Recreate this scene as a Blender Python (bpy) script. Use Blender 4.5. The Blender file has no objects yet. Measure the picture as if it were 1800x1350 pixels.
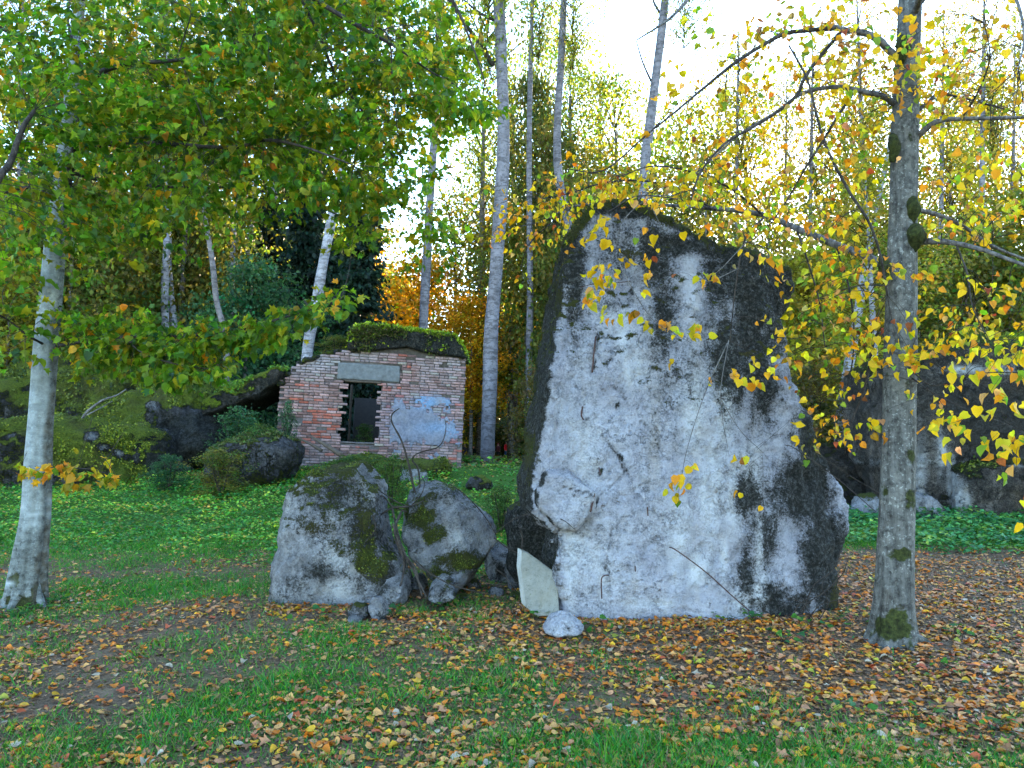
import bpy, bmesh, math, random
import numpy as np
from mathutils import Vector, Matrix

random.seed(7)
rng = np.random.default_rng(11)
sc = bpy.context.scene
C = sc.collection

# ------------------------------------------------------------------ camera
FPX = 1352.0                      # focal length in pixels of the 1800 px wide photograph
PITCH = math.atan2(95.0, FPX)
CAM = np.array([0.0, 0.0, 1.6])
cd = bpy.data.cameras.new('camera')
cam = bpy.data.objects.new('camera', cd)
C.objects.link(cam)
cam.location = CAM
cam.rotation_euler = (math.pi / 2 + PITCH, 0, 0)
cd.sensor_width = 36.0
cd.lens = FPX / 1800.0 * 36.0
cd.clip_start = 0.05
cd.clip_end = 3000
sc.camera = cam

# ------------------------------------------------------------------ sky, sun, exposure
SUN_EL = math.radians(11.0)
SUN_AZ = math.radians(22.0)       # to the right of the view direction, behind the wood
w = bpy.data.worlds.new('World')
sc.world = w
w.use_nodes = True
wn = w.node_tree.nodes
bg = wn['Background']
sky = wn.new('ShaderNodeTexSky')
sky.sky_type = 'NISHITA'
sky.sun_disc = False
sky.sun_elevation = SUN_EL
sky.sun_rotation = SUN_AZ
sky.air_density = 1.0
sky.dust_density = 0.15
sky.ozone_density = 1.8
w.node_tree.links.new(sky.outputs[0], bg.inputs[0])
bg.inputs[1].default_value = 0.15
sd = bpy.data.lights.new('sun', 'SUN')
sd.energy = 4.6
sd.angle = math.radians(0.6)
sd.color = (1.0, 0.80, 0.55)
sun = bpy.data.objects.new('sun', sd)
C.objects.link(sun)
to_sun = Vector((math.sin(SUN_AZ) * math.cos(SUN_EL), math.cos(SUN_AZ) * math.cos(SUN_EL), math.sin(SUN_EL)))
sun.rotation_euler = to_sun.to_track_quat('Z', 'Y').to_euler()
sun.location = (20, 60, 40)
vs = sc.view_settings
vs.view_transform = 'Standard'
vs.look = 'None'
vs.gamma = 1.0
vs.use_curve_mapping = False
vs.exposure = 3.4
cy = sc.cycles
cy.use_denoising = True
cy.use_adaptive_sampling = True
cy.adaptive_threshold = 0.025
cy.max_bounces = 5
cy.diffuse_bounces = 3
cy.glossy_bounces = 2
cy.transmission_bounces = 4
cy.transparent_max_bounces = 6
cy.caustics_reflective = False
cy.caustics_refractive = False

# ------------------------------------------------------------------ projection helpers
CP, SP = math.cos(PITCH), math.sin(PITCH)


def at(px, py, Y):
    """world point on the sight line of photo pixel (px, py) at distance Y in front of the camera"""
    a = (px - 900.0) / FPX
    b = (675.0 - py) / FPX
    d = np.array([a, CP - b * SP, SP + b * CP])
    return CAM + d * (Y / d[1])


def proj(P):
    P = np.asarray(P, float) - CAM
    f = P[:, 1] * CP + P[:, 2] * SP
    u = -P[:, 1] * SP + P[:, 2] * CP
    f = np.maximum(f, 1e-3)
    return 900 + P[:, 0] / f * FPX, 675 - u / f * FPX, f


# ------------------------------------------------------------------ noise
def _h(ix, iy, iz):
    h = (ix.astype(np.int64) * 374761393 + iy.astype(np.int64) * 668265263 + iz.astype(np.int64) * 2147483647) & 0xffffffff
    h = ((h ^ (h >> 13)) * 1274126177) & 0xffffffff
    h = ((h ^ (h >> 16)) * 2246822519) & 0xffffffff
    return ((h ^ (h >> 15)) & 0xffff) / 32767.5 - 1.0


def vnoise(P):
    P = np.asarray(P, float)
    I = np.floor(P)
    F = P - I
    F = F * F * F * (F * (F * 6 - 15) + 10)
    I = I.astype(np.int64)
    x, y, z = I[:, 0], I[:, 1], I[:, 2]
    fx, fy, fz = F[:, 0], F[:, 1], F[:, 2]
    r = 0
    for dx in (0, 1):
        for dy in (0, 1):
            for dz in (0, 1):
                r = r + _h(x + dx, y + dy, z + dz) * (fx if dx else 1 - fx) * (fy if dy else 1 - fy) * (fz if dz else 1 - fz)
    return r


def fbm(P, scale=1.0, octv=4, gain=0.5, off=0.0):
    P = np.asarray(P, float) * scale + off
    a, s, t = 1.0, 0.0, 0.0
    for i in range(octv):
        s = s + a * vnoise(P)
        t += a
        a *= gain
        P = P * 2.03 + 17.3
    return s / t * 1.6


def sstep(a, b, x):
    t = np.clip((np.asarray(x, float) - a) / (b - a), 0, 1)
    return t * t * (3 - 2 * t)


# ------------------------------------------------------------------ ground height
_ty = np.arange(-60, 1200, 0.25)
_L = np.interp(_ty, [-60, 0, 10, 13, 16, 19, 21, 25, 30, 40, 60, 100, 1200], [0, 0, 0, .08, .36, .64, .79, .74, .61, .39, -.06, -.2, -.2])
_R = np.interp(_ty, [-60, 0, 12, 16, 20, 30, 40, 60, 100, 1200], [0, 0, 0, .02, .06, .12, .12, 0, -.2, -.2])
_k = np.exp(-np.linspace(-2, 2, 13) ** 2)
_k /= _k.sum()
_L = np.convolve(np.pad(_L, 6, 'edge'), _k, 'valid')
_R = np.convolve(np.pad(_R, 6, 'edge'), _k, 'valid')


def gz(x, y):
    x = np.asarray(x, float)
    y = np.asarray(y, float)
    wr = sstep(2.5, 6.5, x)
    z = np.interp(y, _ty, _L) * (1 - wr) + np.interp(y, _ty, _R) * wr
    P = np.stack([x.ravel(), y.ravel(), np.zeros(x.size)], 1)
    near = np.exp(-((x.ravel()) ** 2 + y.ravel() ** 2) / 3.0)
    n = fbm(P, 0.45, 3) * 0.05 + fbm(P, 2.6, 2, off=9.1) * 0.014
    return z + (n * (1 - near)).reshape(x.shape)


def g1(x, y):
    return float(gz(np.array([x]), np.array([y]))[0])


def ground_px(px, py):
    """where the sight line of a photo pixel meets the ground"""
    for Y in np.concatenate([np.arange(2.5, 30, .05), np.arange(30, 120, .5)]):
        p = at(px, py, Y)
        if p[2] <= g1(p[0], p[1]):
            return np.array([p[0], p[1], g1(p[0], p[1])])
    return p


# ------------------------------------------------------------------ mesh helpers
def make_mesh(name, V, faces, col=None, mask=None, smooth=False):
    """V (n,3); faces: one array (m,k) or a list of such arrays"""
    V = np.asarray(V, np.float32)
    if not isinstance(faces, list):
        faces = [faces]
    faces = [np.asarray(f, np.int32) for f in faces if len(f)]
    me = bpy.data.meshes.new(name)
    me.vertices.add(len(V))
    me.vertices.foreach_set('co', V.ravel())
    nl = sum(f.size for f in faces)
    nf = sum(len(f) for f in faces)
    me.loops.add(nl)
    me.loops.foreach_set('vertex_index', np.concatenate([f.ravel() for f in faces]))
    me.polygons.add(nf)
    tot = np.concatenate([np.full(len(f), f.shape[1], np.int32) for f in faces])
    st = np.concatenate([[0], np.cumsum(tot)[:-1]]).astype(np.int32)
    me.polygons.foreach_set('loop_start', st)
    if smooth:
        me.polygons.foreach_set('use_smooth', np.ones(nf, bool))
    for nm, a in (('Col', col), ('mask', mask)):
        if a is not None:
            a = np.asarray(a, np.float32)
            if a.shape[1] == 3:
                a = np.concatenate([a, np.ones((len(a), 1), np.float32)], 1)
            at_ = me.attributes.new(nm, 'FLOAT_COLOR', 'POINT')
            at_.data.foreach_set('color', a.ravel())
    me.update()
    me.validate()
    return me


def tag(o, label=None, cat=None, group=None, kind=None):
    if label: o['label'] = label
    if cat: o['category'] = cat
    if group: o['group'] = group
    if kind: o['kind'] = kind
    return o


def link(name, me, mat, parent=None, loc=None):
    o = bpy.data.objects.new(name, me)
    C.objects.link(o)
    if mat is not None and len(me.materials) == 0:
        for m in (mat if isinstance(mat, (list, tuple)) else [mat]):
            me.materials.append(m)
    if parent is not None:
        o.parent = parent
    if loc is not None:
        o.location = loc
    return o


def thing(name, loc, label, cat, group=None):
    o = bpy.data.objects.new(name, None)
    C.objects.link(o)
    o.location = [float(v) for v in loc]
    o.empty_display_size = 0.2
    return tag(o, label, cat, group)


def part(name, parent, V, F, mat, col=None, mask=None, smooth=False, base=None):
    """a mesh child built in world coordinates; base = world position of its parent"""
    b = np.array(base if base is not None else parent.location)
    me = make_mesh(name, np.asarray(V) - b, F, col, mask, smooth)
    return link(name, me, mat, parent)


def catmull(pts, n):
    P = np.asarray(pts, float)
    if len(P) == 2:
        t = np.linspace(0, 1, n)[:, None]
        return P[0] * (1 - t) + P[1] * t
    Q = np.vstack([2 * P[0] - P[1], P, 2 * P[-1] - P[-2]])
    s = np.linspace(0, len(P) - 1 - 1e-6, n)
    i = s.astype(int)
    t = (s - i)[:, None]
    a, b, c, d = Q[i], Q[i + 1], Q[i + 2], Q[i + 3]
    return 0.5 * (2 * b + (c - a) * t + (2 * a - 5 * b + 4 * c - d) * t ** 2 + (3 * b - a - 3 * c + d) * t ** 3)


def tube(pts, rad, n=12, seg=6, rfun=None, cap=True):
    """tapered tube; returns V, [quads, tris]"""
    P = catmull(pts, n)
    R = np.interp(np.linspace(0, 1, n), np.linspace(0, 1, len(rad)), rad)
    T = np.gradient(P, axis=0)
    T /= np.linalg.norm(T, axis=1)[:, None] + 1e-9
    ref = np.array([0, 0, 1.0]) if abs(T[:, 2]).mean() < 0.8 else np.array([0, -1.0, 0])
    A = np.cross(T, ref)
    A /= np.linalg.norm(A, axis=1)[:, None] + 1e-9
    B = np.cross(A, T)
    th = np.arange(seg) / seg * 2 * np.pi
    rr = R[:, None] * np.ones(seg)[None]
    if rfun is not None:
        rr = rr * rfun(np.linspace(0, 1, n)[:, None] * np.ones(seg)[None], th[None] * np.ones(n)[:, None])
    V = P[:, None] + rr[..., None] * (np.cos(th)[None, :, None] * A[:, None] + np.sin(th)[None, :, None] * B[:, None])
    V = V.reshape(-1, 3)
    i = np.arange(n - 1)[:, None] * seg
    j = np.arange(seg)[None]
    k = (j + 1) % seg
    Q = np.stack([i + j, i + k, i + seg + k, i + seg + j], -1).reshape(-1, 4)
    Fs = [Q]
    if cap:
        V = np.vstack([V, P[0], P[-1]])
        c0, c1 = len(V) - 2, len(V) - 1
        jj = np.arange(seg)
        kk = (jj + 1) % seg
        e = (n - 1) * seg
        Fs.append(np.concatenate([np.stack([np.full(seg, c0), kk, jj], 1), np.stack([np.full(seg, c1), e + jj, e + kk], 1)]))
    return V, Fs


class Bag:
    """collects shapes into one mesh"""
    def __init__(s):
        s.V, s.F, s.Cc, s.n = [], {}, [], 0

    def add(s, V, F, col=None):
        for f in (F if isinstance(F, list) else [F]):
            f = np.asarray(f)
            if len(f):
                s.F.setdefault(f.shape[1], []).append(f + s.n)
        s.V.append(np.asarray(V))
        s.n += len(V)
        if col is not None:
            c = np.asarray(col, float)
            s.Cc.append(np.broadcast_to(c, (len(V), 3)) if c.ndim == 1 else c)

    def get(s):
        return np.vstack(s.V), [np.vstack(f) for f in s.F.values()], (np.vstack(s.Cc) if s.Cc else None)


# ------------------------------------------------------------------ node helpers
def new_mat(name):
    m = bpy.data.materials.new(name)
    m.use_nodes = True
    nt = m.node_tree
    return m, nt, nt.nodes['Principled BSDF'], nt.nodes['Material Output']


def nd(nt, typ, **kw):
    n = nt.nodes.new(typ)
    for k, v in kw.items():
        if k.startswith('i_'):
            key = k[2:]
            key = int(key) if key.isdigit() else key.replace('_', ' ')
            if isinstance(v, bpy.types.NodeSocket):
                nt.links.new(v, n.inputs[key])
            else:
                n.inputs[key].default_value = v
        else:
            setattr(n, k, v)
    return n


def ramp(nt, fac, stops):
    n = nt.nodes.new('ShaderNodeValToRGB')
    nt.links.new(fac, n.inputs[0])
    e = n.color_ramp.elements
    while len(e) > 1:
        e.remove(e[-1])
    for i, (p, c) in enumerate(stops):
        el = e[0] if i == 0 else e.new(p)
        el.position = p
        if not isinstance(c, (tuple, list)):
            c = (c, c, c)
        el.color = tuple(c)[:3] + (1,)
    return n.outputs[0]


def noise(nt, vec, scale, detail=4, rough=.55, dist=0.0):
    n = nd(nt, 'ShaderNodeTexNoise', i_Scale=scale, i_Detail=detail, i_Roughness=rough, i_Distortion=dist)
    if vec is not None:
        nt.links.new(vec, n.inputs['Vector'])
    return n.outputs[0]


def mix(nt, f, a, b, blend='MIX'):
    n = nt.nodes.new('ShaderNodeMix')
    n.data_type = 'RGBA'
    n.blend_type = blend
    for s, v in ((n.inputs[0], f), (n.inputs[6], a), (n.inputs[7], b)):
        if isinstance(v, bpy.types.NodeSocket):
            nt.links.new(v, s)
        elif isinstance(v, (tuple, list)):
            s.default_value = tuple(v)[:3] + (1,)
        else:
            s.default_value = v
    return n.outputs[2]


def mth(nt, op, a, b=None, clamp=False):
    n = nt.nodes.new('ShaderNodeMath')
    n.operation = op
    n.use_clamp = clamp
    for s, v in ((n.inputs[0], a), (n.inputs[1], b)):
        if v is None:
            continue
        if isinstance(v, bpy.types.NodeSocket):
            nt.links.new(v, s)
        else:
            s.default_value = v
    return n.outputs[0]


def bump(nt, height, strength, dist, prev=None):
    n = nd(nt, 'ShaderNodeBump', i_Strength=strength, i_Distance=dist, i_Height=height)
    if prev is not None:
        nt.links.new(prev, n.inputs['Normal'])
    return n.outputs[0]


def coords(nt, scale=None):
    t = nt.nodes.new('ShaderNodeTexCoord').outputs['Object']
    if scale is None:
        return t
    m = nd(nt, 'ShaderNodeMapping')
    m.inputs['Scale'].default_value = scale
    nt.links.new(t, m.inputs['Vector'])
    return m.outputs[0]


# ------------------------------------------------------------------ materials
def leaf_material(name, transl=0.42, tint=False):
    m, nt, b, out = new_mat(name)
    a = nd(nt, 'ShaderNodeAttribute', attribute_name='Col').outputs['Color']
    if tint:
        oi = nt.nodes.new('ShaderNodeObjectInfo')
        a = mix(nt, 1.0, a, oi.outputs['Color'], 'MULTIPLY')
    n = noise(nt, coords(nt), 24.0, 2)
    c = mix(nt, 1.0, a, ramp(nt, n, [(0.3, .72), (0.7, 1.15)]), 'MULTIPLY')
    sp = ramp(nt, noise(nt, coords(nt), 75.0, 3, .6), [(.60, 0), (.70, .55)])
    c = mix(nt, sp, c, mix(nt, 1.0, c, (.5, .33, .3), 'MULTIPLY'))
    nt.links.new(c, b.inputs['Base Color'])
    b.inputs['Roughness'].default_value = 0.5
    b.inputs['Specular IOR Level'].default_value = 0.25
    tr = nd(nt, 'ShaderNodeBsdfTranslucent')
    nt.links.new(mix(nt, 1.0, c, (1.25, 1.15, .6), 'MULTIPLY'), tr.inputs['Color'])
    mx = nd(nt, 'ShaderNodeMixShader')
    mx.inputs[0].default_value = transl
    nt.links.new(b.outputs[0], mx.inputs[1])
    nt.links.new(tr.outputs[0], mx.inputs[2])
    nt.links.new(mx.outputs[0], out.inputs['Surface'])
    return m


M_leaf = leaf_material('living_leaf', .58)
M_leaf_far = leaf_material('forest_leaf', .5, True)
M_litter = leaf_material('fallen_leaf', .12)
M_grass = leaf_material('grass_blade', .3)


def concrete_material(name, light, dark, moss_a=(.022, .032, .006), moss_b=(.085, .10, .012), algae=(.010, .011, .009), white=(.58, .60, .62), scale=1.0, bumpiness=1.0, grit=1.0, hairline=.85):
    """mask attribute: R moss, G dark algae, B white run-off, A crack dirt"""
    m, nt, b, out = new_mat(name)
    co = coords(nt)
    st = coords(nt, (1.0, 1.0, .28))
    mk = nd(nt, 'ShaderNodeAttribute', attribute_name='mask')
    sep = nd(nt, 'ShaderNodeSeparateColor')
    nt.links.new(mk.outputs['Color'], sep.inputs[0])
    R, G, B_, A = sep.outputs[0], sep.outputs[1], sep.outputs[2], mk.outputs['Alpha']
    n1 = noise(nt, co, 2.3 * scale, 6, .6)
    n2 = noise(nt, co, 11 * scale, 6, .65)
    n3 = noise(nt, st, 5 * scale, 5, .6, .4)
    n4 = noise(nt, co, 55 * scale, 5, .7)
    n5 = noise(nt, co, 7 * scale, 10, .78, .3)
    n6 = noise(nt, co, 30 * scale, 6, .75)
    base = mix(nt, ramp(nt, n1, [(.33, 0), (.66, 1)]), dark, light)
    base = mix(nt, ramp(nt, n2, [(.5, 0), (.8, .5)]), base, tuple(c * .55 for c in dark))
    base = mix(nt, ramp(nt, n3, [(.45, 0), (.7, .35)]), base, tuple(min(1, c * 1.12) for c in light))
    base = mix(nt, grit, base, ramp(nt, n5, [(.36, .42), (.5, .95), (.66, 1.28)]), 'MULTIPLY')
    base = mix(nt, grit, base, ramp(nt, n6, [(.36, .62), (.5, 1.0), (.7, 1.15)]), 'MULTIPLY')
    # small aggregate pits
    vo = nd(nt, 'ShaderNodeTexVoronoi', i_Scale=26 * scale)
    nt.links.new(co, vo.inputs['Vector'])
    pit = ramp(nt, vo.outputs['Distance'], [(.06, 1), (.16, 0)])
    pitm = mth(nt, 'MULTIPLY', pit, ramp(nt, n2, [(.5, 0), (.6, 1)]))
    base = mix(nt, mth(nt, 'MULTIPLY', pitm, .7), base, tuple(c * .25 for c in dark))
    vc = nd(nt, 'ShaderNodeTexVoronoi', i_Scale=9 * scale)
    nt.links.new(co, vc.inputs['Vector'])
    chip = mth(nt, 'MULTIPLY', ramp(nt, vc.outputs['Distance'], [(.10, 1), (.17, 0)]), ramp(nt, n1, [(.46, 0), (.54, 1)]))
    base = mix(nt, mth(nt, 'MULTIPLY', chip, .4), base, tuple(c * .45 for c in dark))  # recess shade of pits and chips put into the colour, besides the bump
    wrp = nd(nt, 'ShaderNodeVectorMath', operation='ADD')
    nt.links.new(co, wrp.inputs[0])
    nz = nd(nt, 'ShaderNodeTexNoise', i_Scale=3.0 * scale, i_Detail=6, i_Roughness=.65)
    nt.links.new(co, nz.inputs['Vector'])
    nt.links.new(nz.outputs['Color'], wrp.inputs[1])
    ve = nd(nt, 'ShaderNodeTexVoronoi', i_Scale=1.25 * scale, feature='DISTANCE_TO_EDGE')
    nt.links.new(wrp.outputs[0], ve.inputs['Vector'])
    hair = mth(nt, 'MULTIPLY', ramp(nt, ve.outputs['Distance'], [(.004, 1), (.013, 0)]), ramp(nt, n1, [(.44, 0), (.56, 1)]))
    base = mix(nt, mth(nt, 'MULTIPLY', hair, hairline), base, tuple(c * .12 for c in dark))
    warm = noise(nt, coords(nt, (1.6, 1.6, .16)), 3.0 * scale, 5, .6, .3)
    base = mix(nt, ramp(nt, warm, [(.52, 0), (.66, .38)]), base, (light[0] * .80, light[1] * .72, light[2] * .58))
    # white lime runs
    wf = mth(nt, 'MULTIPLY', B_, ramp(nt, n3, [(.3, .25), (.6, 1)]), True)
    base = mix(nt, wf, base, white)
    # dark algae
    t = mth(nt, 'ADD', G, mth(nt, 'MULTIPLY', mth(nt, 'SUBTRACT', n2, .5), 1.0))
    t = mth(nt, 'ADD', t, mth(nt, 'MULTIPLY', mth(nt, 'SUBTRACT', n4, .5), 1.3))
    t = mth(nt, 'ADD', t, mth(nt, 'MULTIPLY', mth(nt, 'SUBTRACT', n5, .5), .9))
    base = mix(nt, 1.0, base, ramp(nt, mth(nt, 'ADD', t, mth(nt, 'MULTIPLY', n3, .25)), [(.18, 1.0), (.40, .72), (.62, .42)]), 'MULTIPLY')
    af = mth(nt, 'MULTIPLY', ramp(nt, t, [(.40, 0), (.66, .96)]), ramp(nt, n6, [(.50, 1), (.72, .6)]))
    base = mix(nt, af, base, mix(nt, ramp(nt, n6, [(.46, 0), (.70, 1)]), algae, (.06, .066, .058)))
    # moss
    t = mth(nt, 'ADD', R, mth(nt, 'MULTIPLY', mth(nt, 'SUBTRACT', n5, .5), 1.5))
    t = mth(nt, 'ADD', t, mth(nt, 'MULTIPLY', mth(nt, 'SUBTRACT', n4, .5), 1.0))
    t = mth(nt, 'ADD', t, mth(nt, 'MULTIPLY', mth(nt, 'SUBTRACT', n1, .5), .5))
    mf = ramp(nt, t, [(.40, 0), (.60, 1)])
    mc = mix(nt, ramp(nt, n4, [(.35, 0), (.7, 1)]), moss_a, moss_b)
    mc = mix(nt, ramp(nt, n1, [(.45, 0), (.65, .6)]), mc, (.06, .045, .02))
    base = mix(nt, mf, base, mc)
    base = mix(nt, mth(nt, 'MULTIPLY', A, ramp(nt, n4, [(.4, .5), (.55, 1)])), base, (.02, .016, .016))
    nt.links.new(base, b.inputs['Base Color'])
    b.inputs['Roughness'].default_value = .92
    b.inputs['Specular IOR Level'].default_value = .2
    h = mth(nt, 'ADD', n2, mth(nt, 'MULTIPLY', n4, .4))
    h = mth(nt, 'ADD', h, mth(nt, 'MULTIPLY', n5, 1.2))
    h = mth(nt, 'ADD', h, mth(nt, 'MULTIPLY', n6, .6))
    h = mth(nt, 'SUBTRACT', h, mth(nt, 'MULTIPLY', pitm, .6))
    h = mth(nt, 'SUBTRACT', h, mth(nt, 'MULTIPLY', chip, .8))
    h = mth(nt, 'SUBTRACT', h, mth(nt, 'MULTIPLY', hair, .8))
    h = mth(nt, 'ADD', h, mth(nt, 'MULTIPLY', mf, mth(nt, 'ADD', n4, .3)))
    nt.links.new(bump(nt, h, 1.0 * bumpiness, .07), b.inputs['Normal'])
    return m


M_slab = concrete_material('pale_concrete', (.52, .535, .62), (.37, .375, .45), white=(.82, .85, .90), grit=.42, hairline=.5)
M_block = concrete_material('grey_concrete', (.40, .41, .45), (.18, .185, .205), grit=.8)
M_far = concrete_material('mossy_concrete', (.19, .19, .205), (.05, .05, .055), (.045, .075, .008), (.17, .21, .016), scale=.55, bumpiness=1.3)
M_darkwall = concrete_material('sooty_concrete', (.27, .235, .205), (.06, .05, .044), algae=(.026, .022, .019), scale=.8, bumpiness=1.4)
M_roofmoss = concrete_material('roof_moss', (.2, .18, .15), (.06, .05, .04), (.08, .14, .008), (.30, .40, .016), scale=.8, bumpiness=1.4)
M_stone = concrete_material('cut_stone', (.21, .21, .185), (.165, .165, .145), scale=1.6, bumpiness=.2, grit=.3, hairline=0)


def bark_material(name, base, light, moss=(.04, .05, .012), scale=1.0, horizontal=False, spots=.5, white=None):
    m, nt, b, out = new_mat(name)
    co = coords(nt)
    st = coords(nt, (5, 5, 16) if horizontal else (22, 22, 3.2))
    mk = nd(nt, 'ShaderNodeAttribute', attribute_name='mask')
    sep = nd(nt, 'ShaderNodeSeparateColor')
    nt.links.new(mk.outputs['Color'], sep.inputs[0])
    n1 = noise(nt, co, 3 * scale, 5, .6)
    n2 = noise(nt, st, 1.0 * scale, 5, .65)
    n3 = noise(nt, co, 38 * scale, 4, .6)
    n4 = noise(nt, co, 14 * scale, 4, .6)
    c = mix(nt, ramp(nt, n1, [(.35, 0), (.65, 1)]), tuple(x * .7 for x in base), base)
    c = mix(nt, ramp(nt, n2, [(.38, .75), (.56, 0)]), c, tuple(x * .3 for x in base))
    lf = mth(nt, 'MULTIPLY', ramp(nt, n3, [(.57, 0), (.66, spots)]), ramp(nt, n1, [(.35, .3), (.6, 1)]))
    c = mix(nt, lf, c, light)
    t = mth(nt, 'ADD', sep.outputs[0], mth(nt, 'MULTIPLY', mth(nt, 'SUBTRACT', n4, .5), 1.0))
    mf = ramp(nt, t, [(.45, 0), (.58, 1)])
    c = mix(nt, mf, c, mix(nt, ramp(nt, n3, [(.4, 0), (.65, 1)]), tuple(x * .45 for x in moss), moss))
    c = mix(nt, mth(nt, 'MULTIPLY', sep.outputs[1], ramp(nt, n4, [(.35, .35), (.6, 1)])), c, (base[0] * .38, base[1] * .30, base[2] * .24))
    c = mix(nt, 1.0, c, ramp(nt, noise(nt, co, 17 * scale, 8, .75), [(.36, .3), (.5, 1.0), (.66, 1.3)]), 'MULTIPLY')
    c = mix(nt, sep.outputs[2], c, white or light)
    nt.links.new(c, b.inputs['Base Color'])
    b.inputs['Roughness'].default_value = .88
    b.inputs['Specular IOR Level'].default_value = .2
    h = mth(nt, 'ADD', n2, mth(nt, 'MULTIPLY', n3, .35))
    h = mth(nt, 'ADD', h, mth(nt, 'MULTIPLY', mf, n3))
    nt.links.new(bump(nt, h, .8, .02), b.inputs['Normal'])
    return m


M_bark_r = bark_material('linden_bark', (.125, .125, .12), (.38, .40, .39))
M_bark_l = bark_material('pale_smooth_bark', (.19, .215, .215), (.36, .40, .41), horizontal=True, spots=.45, white=(.34, .385, .41))
M_twig = bark_material('twig_bark', (.055, .045, .04), (.2, .2, .18), spots=.3)
M_twig_grey = bark_material('grey_twig_bark', (.16, .15, .15), (.35, .34, .33), spots=.3)


def birch_material(name='birch_bark', mark=.9, lo=(.30, .29, .29), hi=(.52, .51, .51)):
    m, nt, b, out = new_mat(name)
    co = coords(nt)
    st = coords(nt, (2.2, 2.2, 9))
    n1 = noise(nt, st, 1.3, 4, .6)
    n2 = noise(nt, co, 1.6, 4, .6)
    n3 = noise(nt, co, 9, 4, .6)
    oi = nt.nodes.new('ShaderNodeObjectInfo')
    c = mix(nt, ramp(nt, n2, [(.35, 0), (.65, 1)]), lo, hi)
    c = mix(nt, ramp(nt, n1, [(.52, 0), (.58, mark)]), c, (.05, .045, .045))
    c = mix(nt, ramp(nt, n3, [(.54, 0), (.66, .7)]), c, (.12, .11, .1))
    c = mix(nt, 1.0, c, ramp(nt, noise(nt, co, 5, 8, .75), [(.34, .55), (.5, 1.0), (.66, 1.2)]), 'MULTIPLY')
    c = mix(nt, 1.0, c, oi.outputs['Color'], 'MULTIPLY')
    nt.links.new(c, b.inputs['Base Color'])
    b.inputs['Roughness'].default_value = .8
    nt.links.new(bump(nt, n3, .6, .03), b.inputs['Normal'])
    return m


M_birch = birch_material()
M_aspen = birch_material('aspen_bark', .55, (.30, .29, .31), (.50, .49, .52))


def simple(name, col, var=.4, scale=20, rough=.85, metal=0.0):
    m, nt, b, out = new_mat(name)
    n = noise(nt, coords(nt), scale, 4, .6)
    c = mix(nt, ramp(nt, n, [(.3, 0), (.7, 1)]), tuple(x * (1 - var) for x in col), tuple(x * (1 + var * .4) for x in col))
    nt.links.new(c, b.inputs['Base Color'])
    b.inputs['Roughness'].default_value = rough
    b.inputs['Metallic'].default_value = metal
    nt.links.new(bump(nt, n, .4, .01), b.inputs['Normal'])
    return m


M_rust = simple('rusty_iron', (.06, .026, .022), .5, 60)
M_wood = simple('rotten_wood', (.07, .05, .035), .6, 30)
M_mortar = simple('old_mortar', (.11, .095, .09), .5, 14)
M_lintel = simple('cast_concrete', (.125, .13, .135), .35, 9)


def brick_material():
    m, nt, b, out = new_mat('weathered_brick')
    a = nd(nt, 'ShaderNodeAttribute', attribute_name='Col').outputs['Color']
    oi = nt.nodes.new('ShaderNodeObjectInfo')
    c = mix(nt, 1.0, a, oi.outputs['Color'], 'MULTIPLY')
    co = nt.nodes.new('ShaderNodeNewGeometry').outputs['Position']
    n = noise(nt, co, 16, 4, .65)
    n2 = noise(nt, co, 2.2, 4, .6)
    c = mix(nt, 1.0, c, ramp(nt, n, [(.3, .6), (.7, 1.15)]), 'MULTIPLY')
    c = mix(nt, ramp(nt, n2, [(.5, 0), (.72, .45)]), c, (.24, .235, .25))
    nt.links.new(c, b.inputs['Base Color'])
    b.inputs['Roughness'].default_value = .95
    b.inputs['Specular IOR Level'].default_value = .15
    nt.links.new(bump(nt, n, .6, .012), b.inputs['Normal'])
    return m


M_brick = brick_material()


def ground_material():
    m, nt, b, out = new_mat('forest_floor')
    co = coords(nt)
    n1 = noise(nt, co, .55, 5, .6)
    n2 = noise(nt, co, 4.0, 6, .65)
    n3 = noise(nt, co, 34, 4, .65)
    mk = nd(nt, 'ShaderNodeAttribute', attribute_name='mask')
    sep = nd(nt, 'ShaderNodeSeparateColor')
    nt.links.new(mk.outputs['Color'], sep.inputs[0])
    soil = mix(nt, ramp(nt, n3, [(.35, 0), (.68, 1)]), (.05, .034, .022), (.19, .125, .078))
    soil = mix(nt, ramp(nt, n2, [(.45, 0), (.7, .6)]), soil, (.24, .17, .115))
    green = mix(nt, ramp(nt, n3, [(.35, 0), (.65, 1)]), (.022, .06, .010), (.06, .14, .016))
    t = mth(nt, 'ADD', sep.outputs[0], mth(nt, 'MULTIPLY', mth(nt, 'SUBTRACT', n2, .5), 1.2))
    c = mix(nt, ramp(nt, t, [(.35, 0), (.65, 1)]), soil, green)
    nt.links.new(c, b.inputs['Base Color'])
    b.inputs['Roughness'].default_value = .97
    b.inputs['Specular IOR Level'].default_value = .1
    nt.links.new(bump(nt, mth(nt, 'ADD', n2, n3), .9, .04), b.inputs['Normal'])
    return m


M_ground = ground_material()

# ------------------------------------------------------------------ ground zones (world metres)
def blobs(px, py, L):
    s = np.zeros_like(px, float)
    for (cx, cyy, rx, ry, a) in L:
        s = np.maximum(s, a * np.exp(-(((px - cx) / rx) ** 2 + ((py - cyy) / ry) ** 2)))
    return s


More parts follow.
